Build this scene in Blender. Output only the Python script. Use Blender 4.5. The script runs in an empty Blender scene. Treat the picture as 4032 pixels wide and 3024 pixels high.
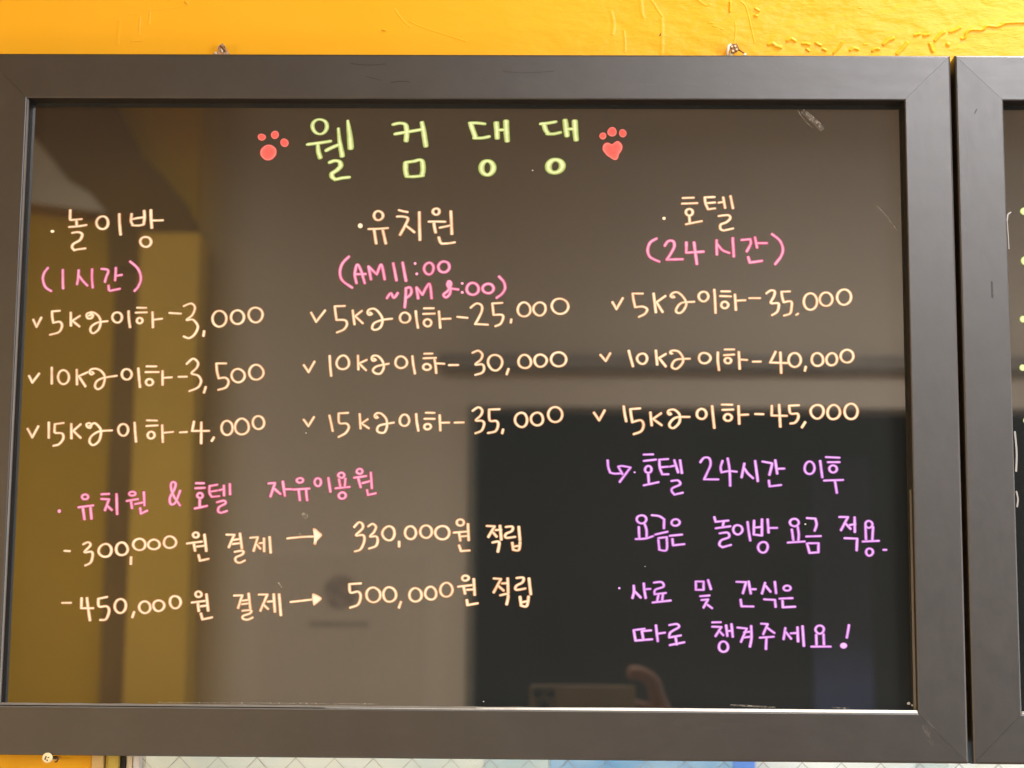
import bpy, bmesh, math, random
from mathutils import Vector, Matrix
random.seed(7)

# ------------------------------------------------------------------ camera, world, light, exposure
SC = bpy.context.scene
COL = SC.collection
CAM = [0.071267, -1.559744, 1.269537]
ROT = [[0.9997897, -0.0055266, 0.0197505], [0.0186688, -0.1534706, -0.9879768], [0.0084913, 0.9881378, -0.1533352]]
cam_data = bpy.data.cameras.new("camera")
cam_data.sensor_width = 36.0
cam_data.lens = 70.6064
cam_data.clip_start = 0.02
cam_data.clip_end = 60.0
cam_data.dof.use_dof = True
cam_data.dof.focus_distance = 1.57
cam_data.dof.aperture_fstop = 7.5
cam = bpy.data.objects.new("camera", cam_data)
COL.objects.link(cam)
m4 = Matrix([r + [0] for r in ROT] + [[0, 0, 0, 1]])
m4.translation = Vector(CAM)
cam.matrix_world = m4
SC.camera = cam

world = bpy.data.worlds.new("World")
SC.world = world
world.use_nodes = True
bg = world.node_tree.nodes["Background"]
bg.inputs[0].default_value = (0.9, 0.95, 1.0, 1)
bg.inputs[1].default_value = 0.3
SC.view_settings.view_transform = 'Standard'
SC.view_settings.look = 'None'
SC.view_settings.exposure = 0.0
SC.view_settings.gamma = 1.0
SC.cycles.use_denoising = True
SC.cycles.max_bounces = 8
SC.cycles.diffuse_bounces = 4
SC.cycles.sample_clamp_indirect = 6.0


def area(name, loc, size, size_y, power, color, aim, spread=180):
    l = bpy.data.lights.new(name, 'AREA')
    l.shape = 'RECTANGLE'
    l.size = size
    l.size_y = size_y
    l.energy = power
    l.color = color
    l.spread = math.radians(spread)
    o = bpy.data.objects.new(name, l)
    COL.objects.link(o)
    o.location = loc
    d = Vector(aim) - Vector(loc)
    o.rotation_euler = d.to_track_quat('-Z', 'Y').to_euler()
    return o


area("ceiling_lamp", (-0.30, -1.80, 2.74), 1.6, 0.3, 32, (1.0, 0.91, 0.76), (-0.30, -1.80, 0), 118)
area("back_wall_fill", (0.8, -1.45, 2.66), 1.2, 0.2, 10, (1.0, 0.94, 0.85), (0.9, -3.2, 1.45), 72)  # added fill, brightens the mirrored back wall
area("back_wall_fill_left", (-0.9, -1.9, 2.66), 0.8, 0.2, 6.5, (1.0, 0.92, 0.76), (-1.0, -3.2, 1.40), 88)  # second added fill, lifts the left end of the back wall
area("ceiling_lamp_right", (1.00, -2.0, 2.70), 0.7, 0.45, 15, (0.96, 0.96, 1.0), (0.5, 0.0, 1.75), 120)
area("downlight_by_wall", (0.80, -0.38, 2.76), 0.16, 0.16, 9, (1.0, 0.95, 0.88), (0.75, -0.15, 1.5), 100)
area("side_fill_right", (2.60, -2.3, 1.45), 0.9, 1.2, 60, (0.96, 0.95, 0.96), (0.0, 0.0, 1.45))  # added fill from the right; no window is built there
area("side_fill_left", (-2.5, -2.3, 1.25), 0.7, 1.0, 32, (1.0, 0.90, 0.74), (0.0, 0.0, 1.40))  # added fill from the left, counterpart of the right one
area("low_fill", (-0.4, -1.5, 0.25), 1.4, 0.5, 5, (1.0, 0.92, 0.78), (-0.2, 0.0, 1.2))  # added low fill for the wall under the boards; no counter there
area("daylight_outside", (0.35, 0.32, 1.95), 2.0, 0.3, 29, (0.68, 0.84, 1.0), (0.35, 0.70, 1.15))

# ------------------------------------------------------------------ helpers


def link(name, me, m, parent=None, loc=None):
    o = bpy.data.objects.new(name, me)
    COL.objects.link(o)
    if m is not None:
        me.materials.append(m)
    if parent is not None:
        o.parent = parent
    if loc is not None:
        o.location = loc
    return o


def tag(o, label=None, cat=None, group=None, kind=None):
    if label: o["label"] = label
    if cat: o["category"] = cat
    if group: o["group"] = group
    if kind: o["kind"] = kind
    return o


def empty(name, parent=None, loc=(0, 0, 0)):
    o = bpy.data.objects.new(name, None)
    COL.objects.link(o)
    o.location = loc
    o.empty_display_size = 0.05
    if parent is not None:
        o.parent = parent
    return o


def pydata(name, v, f, smooth=False):
    me = bpy.data.meshes.new(name)
    me.from_pydata(v, [], f)
    me.update()
    bm = bmesh.new()
    bm.from_mesh(me)
    bmesh.ops.recalc_face_normals(bm, faces=bm.faces)
    bm.to_mesh(me)
    bm.free()
    if smooth:
        for p in me.polygons:
            p.use_smooth = True
    return me


def box_me(name, x0, x1, y0, y1, z0, z1, bevel=0.0):
    bm = bmesh.new()
    v = [bm.verts.new(c) for c in ((x0, y0, z0), (x1, y0, z0), (x1, y1, z0), (x0, y1, z0),
                                   (x0, y0, z1), (x1, y0, z1), (x1, y1, z1), (x0, y1, z1))]
    for f in ((0, 3, 2, 1), (4, 5, 6, 7), (0, 1, 5, 4), (1, 2, 6, 5), (2, 3, 7, 6), (3, 0, 4, 7)):
        bm.faces.new([v[i] for i in f])
    if bevel:
        bmesh.ops.bevel(bm, geom=list(bm.edges), offset=bevel, segments=2, affect='EDGES', profile=0.6)
    me = bpy.data.meshes.new(name)
    bm.to_mesh(me)
    bm.free()
    return me


def slab_me(name, pts, y0, y1):
    """outline of (x, z) points given real thickness from y0 to y1"""
    n = len(pts)
    v = [(x, y0, z) for x, z in pts] + [(x, y1, z) for x, z in pts]
    f = [list(range(n)), list(range(2 * n - 1, n - 1, -1))]
    f += [(i, (i + 1) % n, n + (i + 1) % n, n + i) for i in range(n)]
    return pydata(name, v, f)


def mat(name):
    m = bpy.data.materials.new(name)
    m.use_nodes = True
    nt = m.node_tree
    b = nt.nodes["Principled BSDF"]
    return m, nt, b


def N(nt, kind, **kw):
    n = nt.nodes.new(kind)
    for k, v in kw.items():
        setattr(n, k, v)
    return n


def obj_coord(nt, scale=(1, 1, 1)):
    g = N(nt, 'ShaderNodeNewGeometry')
    mp = N(nt, 'ShaderNodeMapping')
    mp.inputs['Scale'].default_value = scale
    nt.links.new(g.outputs['Position'], mp.inputs['Vector'])
    return mp.outputs['Vector']


def noise(nt, vec, scale, detail=4, rough=0.55):
    n = N(nt, 'ShaderNodeTexNoise')
    n.inputs['Scale'].default_value = scale
    n.inputs['Detail'].default_value = detail
    n.inputs['Roughness'].default_value = rough
    nt.links.new(vec, n.inputs['Vector'])
    return n.outputs['Fac']


def ramp(nt, fac, stops):
    r = N(nt, 'ShaderNodeValToRGB')
    e = r.color_ramp.elements
    while len(e) < len(stops):
        e.new(0.5)
    for i, (p, c) in enumerate(stops):
        e[i].position = p
        e[i].color = (*c, 1)
    nt.links.new(fac, r.inputs['Fac'])
    return r.outputs['Color']


def bump(nt, b, h, strength, dist):
    bp = N(nt, 'ShaderNodeBump')
    bp.inputs['Strength'].default_value = strength
    bp.inputs['Distance'].default_value = dist
    nt.links.new(h, bp.inputs['Height'])
    nt.links.new(bp.outputs['Normal'], b.inputs['Normal'])
    return bp


def plain(name, col, rough=0.6, spec=0.5, metal=0.0, var=0.12, scale=30, bmp=0.0):
    m, nt, b = mat(name)
    vec = obj_coord(nt)
    f = noise(nt, vec, scale)
    lo = tuple(c * (1 - var) for c in col)
    hi = tuple(min(1, c * (1 + var)) for c in col)
    nt.links.new(ramp(nt, f, [(0.3, lo), (0.7, hi)]), b.inputs['Base Color'])
    b.inputs['Roughness'].default_value = rough
    b.inputs['Specular IOR Level'].default_value = spec
    b.inputs['Metallic'].default_value = metal
    if bmp:
        bump(nt, b, noise(nt, vec, scale * 6), 0.4, bmp)
    return m


# ------------------------------------------------------------------ materials
# thick glossy yellow wall paint with brush drag, sags and lumps
M_YELLOW, nt, b = mat("yellow_wall_paint")
vec = obj_coord(nt)
c = ramp(nt, noise(nt, vec, 5.0, 3), [(0.3, (0.90, 0.44, 0.016)), (0.7, (0.92, 0.48, 0.028))])
nt.links.new(c, b.inputs['Base Color'])
b.inputs['Roughness'].default_value = 0.34
b.inputs['Specular IOR Level'].default_value = 0.22
drag = noise(nt, obj_coord(nt, (26, 26, 60)), 1.3, 5, 0.55)
lump = noise(nt, obj_coord(nt, (34, 34, 44)), 1.0, 2, 0.5)
mask = N(nt, 'ShaderNodeMapRange')
sep = N(nt, 'ShaderNodeSeparateXYZ')
nt.links.new(obj_coord(nt), sep.inputs[0])
mask.inputs['From Min'].default_value = -0.05
mask.inputs['From Max'].default_value = 0.2
mask.inputs['To Min'].default_value = 0.12
mask.inputs['To Max'].default_value = 1.0
nt.links.new(sep.outputs['X'], mask.inputs['Value'])
add = N(nt, 'ShaderNodeMath', operation='ADD')
mul = N(nt, 'ShaderNodeMath', operation='MULTIPLY')
nt.links.new(drag, add.inputs[0])
nt.links.new(lump, add.inputs[1])
nt.links.new(add.outputs[0], mul.inputs[0])
nt.links.new(mask.outputs[0], mul.inputs[1])
bump(nt, b, mul.outputs[0], 0.7, 0.0024)

# satin black-brown foil on the frame mouldings
def frame_material(name, grain):
    m, nt, b = mat(name)
    v = obj_coord(nt, grain)
    f = noise(nt, v, 1.0, 6, 0.62)
    v2 = obj_coord(nt)
    f2 = noise(nt, v2, 38, 5, 0.6)
    c1 = ramp(nt, f2, [(0.28, (0.012, 0.0105, 0.010)), (0.72, (0.021, 0.019, 0.018))])
    nt.links.new(c1, b.inputs['Base Color'])
    r = N(nt, 'ShaderNodeMapRange')
    r.inputs['To Min'].default_value = 0.37
    r.inputs['To Max'].default_value = 0.45
    nt.links.new(f, r.inputs['Value'])
    nt.links.new(r.outputs[0], b.inputs['Roughness'])
    b.inputs['Specular IOR Level'].default_value = 1.0
    b.inputs['IOR'].default_value = 1.56
    bump(nt, b, f, 0.30, 0.0004)
    return m

M_FRAME_H = frame_material("satin_frame_rail", (50, 90, 110))
M_FRAME_V = frame_material("satin_frame_stile", (110, 90, 50))

# glossy black writing panel: mirrors the room
M_PANEL, nt, b = mat("glossy_black_panel")
v = obj_coord(nt)
nt.links.new(ramp(nt, noise(nt, v, 9, 4), [(0.3, (0.018, 0.0210, 0.0215)), (0.7, (0.021, 0.0240, 0.0245))]), b.inputs['Base Color'])
b.inputs['IOR'].default_value = 2.2
rr = N(nt, 'ShaderNodeMapRange')
rr.inputs['From Min'].default_value = 0.35
rr.inputs['From Max'].default_value = 0.75
rr.inputs['To Min'].default_value = 0.014
rr.inputs['To Max'].default_value = 0.024
nt.links.new(noise(nt, v, 14, 6), rr.inputs['Value'])
nt.links.new(rr.outputs[0], b.inputs['Roughness'])

M_REVEAL = plain("dark_sight_edge", (0.018, 0.014, 0.011), 0.55, 0.4, 0.0, 0.2, 60)
M_LIP = plain("pale_inner_lip", (0.22, 0.205, 0.185), 0.35, 0.6, 0.0, 0.1, 60)
M_STRIP, nt, b = mat("lip_glow")  # emission stands in for the bright highlight along the lip
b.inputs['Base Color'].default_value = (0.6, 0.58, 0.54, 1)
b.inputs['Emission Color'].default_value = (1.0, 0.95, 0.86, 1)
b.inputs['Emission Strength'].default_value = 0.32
M_GREYLIP = plain("grey_side_bead", (0.30, 0.285, 0.265), 0.4, 0.5, 0.3, 0.08, 60)

# luminous marker ink: pale core, saturated rim, slightly patchy, lit by the board's edge lighting
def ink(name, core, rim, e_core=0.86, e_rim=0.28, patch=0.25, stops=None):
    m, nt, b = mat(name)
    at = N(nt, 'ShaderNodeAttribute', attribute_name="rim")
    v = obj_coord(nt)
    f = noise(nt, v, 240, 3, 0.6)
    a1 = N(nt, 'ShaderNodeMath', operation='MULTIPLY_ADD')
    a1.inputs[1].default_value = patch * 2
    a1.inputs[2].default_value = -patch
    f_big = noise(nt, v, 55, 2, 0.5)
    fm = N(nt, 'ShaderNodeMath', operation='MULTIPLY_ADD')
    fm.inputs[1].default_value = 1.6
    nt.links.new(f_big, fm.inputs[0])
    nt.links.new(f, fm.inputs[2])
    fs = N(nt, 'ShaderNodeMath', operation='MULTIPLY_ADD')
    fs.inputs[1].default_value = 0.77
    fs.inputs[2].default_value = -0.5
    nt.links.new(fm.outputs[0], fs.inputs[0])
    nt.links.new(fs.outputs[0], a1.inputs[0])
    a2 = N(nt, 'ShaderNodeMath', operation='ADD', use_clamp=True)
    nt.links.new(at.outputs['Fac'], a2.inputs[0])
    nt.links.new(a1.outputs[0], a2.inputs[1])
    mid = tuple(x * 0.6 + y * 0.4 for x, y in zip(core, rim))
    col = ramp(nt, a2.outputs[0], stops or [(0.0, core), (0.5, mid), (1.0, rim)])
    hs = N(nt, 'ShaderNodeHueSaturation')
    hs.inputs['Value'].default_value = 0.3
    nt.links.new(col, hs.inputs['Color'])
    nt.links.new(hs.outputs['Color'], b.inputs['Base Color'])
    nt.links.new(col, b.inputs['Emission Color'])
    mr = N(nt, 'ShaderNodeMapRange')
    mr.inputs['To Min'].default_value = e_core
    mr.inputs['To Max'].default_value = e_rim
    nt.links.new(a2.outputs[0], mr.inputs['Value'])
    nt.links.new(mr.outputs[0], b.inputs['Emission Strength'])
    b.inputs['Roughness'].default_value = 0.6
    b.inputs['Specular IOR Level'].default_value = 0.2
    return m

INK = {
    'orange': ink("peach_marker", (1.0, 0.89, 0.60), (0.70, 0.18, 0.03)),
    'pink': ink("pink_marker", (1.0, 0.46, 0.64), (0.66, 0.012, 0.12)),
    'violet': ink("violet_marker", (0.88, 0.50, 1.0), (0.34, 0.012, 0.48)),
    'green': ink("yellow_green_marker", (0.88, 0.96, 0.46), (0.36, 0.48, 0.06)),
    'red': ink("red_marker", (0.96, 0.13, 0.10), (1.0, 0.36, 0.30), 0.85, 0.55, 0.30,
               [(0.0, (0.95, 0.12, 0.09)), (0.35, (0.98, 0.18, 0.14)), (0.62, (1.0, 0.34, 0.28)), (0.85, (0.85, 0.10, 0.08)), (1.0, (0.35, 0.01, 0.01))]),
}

# ------------------------------------------------------------------ strokes


def spline(p, step, closed=False):
    """Catmull-Rom through (x, z, w) points, resampled about every step"""
    if len(p) == 2 and not closed:
        a, b_ = p
        n = max(1, int(math.hypot(b_[0] - a[0], b_[1] - a[1]) / step))
        return [tuple(a[k] + (b_[k] - a[k]) * i / n for k in range(3)) for i in range(n + 1)]
    out = []
    n = len(p)
    rng = range(n) if closed else range(n - 1)
    for i in rng:
        if closed:
            q = [p[(i - 1) % n], p[i], p[(i + 1) % n], p[(i + 2) % n]]
        else:
            q = [p[max(i - 1, 0)], p[i], p[i + 1], p[min(i + 2, n - 1)]]
        d = math.hypot(q[2][0] - q[1][0], q[2][1] - q[1][1])
        k = max(1, int(d / step))
        for j in range(k):
            t = j / k
            out.append(tuple(0.5 * (2 * q[1][c] + (q[2][c] - q[0][c]) * t
                                    + (2 * q[0][c] - 5 * q[1][c] + 4 * q[2][c] - q[3][c]) * t * t
                                    + (3 * q[1][c] - q[0][c] - 3 * q[2][c] + q[3][c]) * t ** 3) for c in range(3)))
    if not closed:
        out.append(p[-1])
    return out


GROW = 1.16
SOFT = ((-1.5, 0.0, 0), (-1.05, 0.10, 0), (-0.7, 0.42, 0), (-0.35, 0.84, 0), (0.0, 1.0, 0), (0.35, 0.84, 0), (0.7, 0.42, 0), (1.05, 0.10, 0), (1.5, 0.0, 0))
PROF = ((-1.0, 0.0, 1.0), (-0.70, 0.62, 0.62), (0.0, 1.0, -0.1), (0.70, 0.62, 0.62), (1.0, 0.0, 1.0))


class Ink:
    """collects domed paint strokes lying on a vertical plane, facing -y"""

    def __init__(s, plane, height, u=1e-4, prof=None):
        s.prof = prof or PROF
        s.v, s.f, s.r = [], [], []
        s.plane, s.h, s.u, s.k = plane, height, u, 0

    def put(s, x, z, h, rim):
        s.v.append((x * s.u, s.plane + 0.00003 - (h * s.h + s.k * 0.000012), z * s.u + 1.5))
        s.r.append(rim)
        return len(s.v) - 1

    def ribbon(s, pts, a, b, closed=False):
        s.k = (s.k + 1) % 9
        n = len(pts)
        rows = []
        dirs = []
        for i in range(n):
            p0 = pts[(i - 1) % n] if closed else pts[max(i - 1, 0)]
            p1 = pts[(i + 1) % n] if closed else pts[min(i + 1, n - 1)]
            dx, dz = p1[0] - p0[0], p1[1] - p0[1]
            L = math.hypot(dx, dz) or 1
            dirs.append((dx / L, dz / L))

        def row(x, z, d, w, sc, hs, rim0=0.0):
            nx, nz = -d[1], d[0]
            hw = 0.5 * math.hypot(a * nx, b * nz) * w * sc * GROW
            return [s.put(x + nx * hw * q, z + nz * hw * q, h * hs, max(r, rim0)) for q, h, r in s.prof]
        if not closed:
            x, z, w = pts[0]
            d = dirs[0]
            e = 0.5 * math.hypot(a * d[0], b * d[1]) * w
            for t, sc, hs, rm in ((-1.0, 0.42, 0.0, 1.0), (-0.66, 0.80, 0.55, 0.42)):
                rows.append(row(x + d[0] * e * t, z + d[1] * e * t, d, w, sc, hs, rm))
        for i in range(n):
            x, z, w = pts[i]
            rows.append(row(x, z, dirs[i], w, 1, 1))
        if not closed:
            x, z, w = pts[-1]
            d = dirs[-1]
            e = 0.5 * math.hypot(a * d[0], b * d[1]) * w
            for t, sc, hs, rm in ((0.66, 0.80, 0.55, 0.42), (1.0, 0.42, 0.0, 1.0)):
                rows.append(row(x + d[0] * e * t, z + d[1] * e * t, d, w, sc, hs, rm))
        m = len(rows)
        for i in range(m if closed else m - 1):
            A, B = rows[i], rows[(i + 1) % m]
            for j in range(len(s.prof) - 1):
                s.f.append((A[j], A[j + 1], B[j + 1], B[j]))

    def blob(s, pts):
        s.k = (s.k + 1) % 9
        cx = sum(p[0] for p in pts) / len(pts)
        cz = sum(p[1] for p in pts) / len(pts)
        rows = []
        for sc, h, rim in ((1, 0, 1.0), (0.86, 0.6, 0.45), (0.6, 0.9, 0.15), (0.3, 1.0, 0.0)):
            rows.append([s.put(cx + (p[0] - cx) * sc, cz + (p[1] - cz) * sc, h, rim) for p in pts])
        n = len(pts)
        for r in range(3):
            for i in range(n):
                j = (i + 1) % n
                s.f.append((rows[r][i], rows[r][j], rows[r + 1][j], rows[r + 1][i]))
        c_ = s.put(cx, cz, 1.0, 0.0)
        for i in range(n):
            s.f.append((rows[3][i], rows[3][(i + 1) % n], c_))

    def add(s, text, a, b, step=7):
        for st in text.split(';'):
            st = st.strip()
            if st[0] == 'o':
                h, body = st.split(' ', 1)
                mul = float(h[1:])
                p = [(*map(float, q.split(',')), 1.0) for q in body.split()]
                s.ribbon(spline(p, step, True), a * mul, b * mul, True)
            elif st[0] == 'd':
                p = [(*map(float, q.split(',')), 1.0) for q in st[2:].split()]
                s.blob([q[:2] for q in spline(p, step * 1.5, True)])
            else:
                last = None
                for sub in st.split('/'):
                    p = [tuple(map(float, q.split(','))) for q in sub.split()]
                    p = [q if len(q) == 3 else (q[0], q[1], 1.0) for q in p]
                    if last:
                        p = [last] + p
                    last = p[-1]
                    if len(p) > 1:
                        s.ribbon(spline(p, step), a, b)

    def mesh(s, name):
        me = bpy.data.meshes.new(name)
        me.from_pydata(s.v, [], s.f)
        me.update()
        me.polygons.foreach_set('use_smooth', [True] * len(me.polygons))
        at = me.attributes.new("rim", 'FLOAT', 'POINT')
        at.data.foreach_set('value', s.r)
        # make every face look out of the wall (-y)
        bm = bmesh.new()
        bm.from_mesh(me)
        for f in bm.faces:
            if f.normal.y > 0:
                f.normal_flip()
        bm.to_mesh(me)
        bm.free()
        return me


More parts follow.
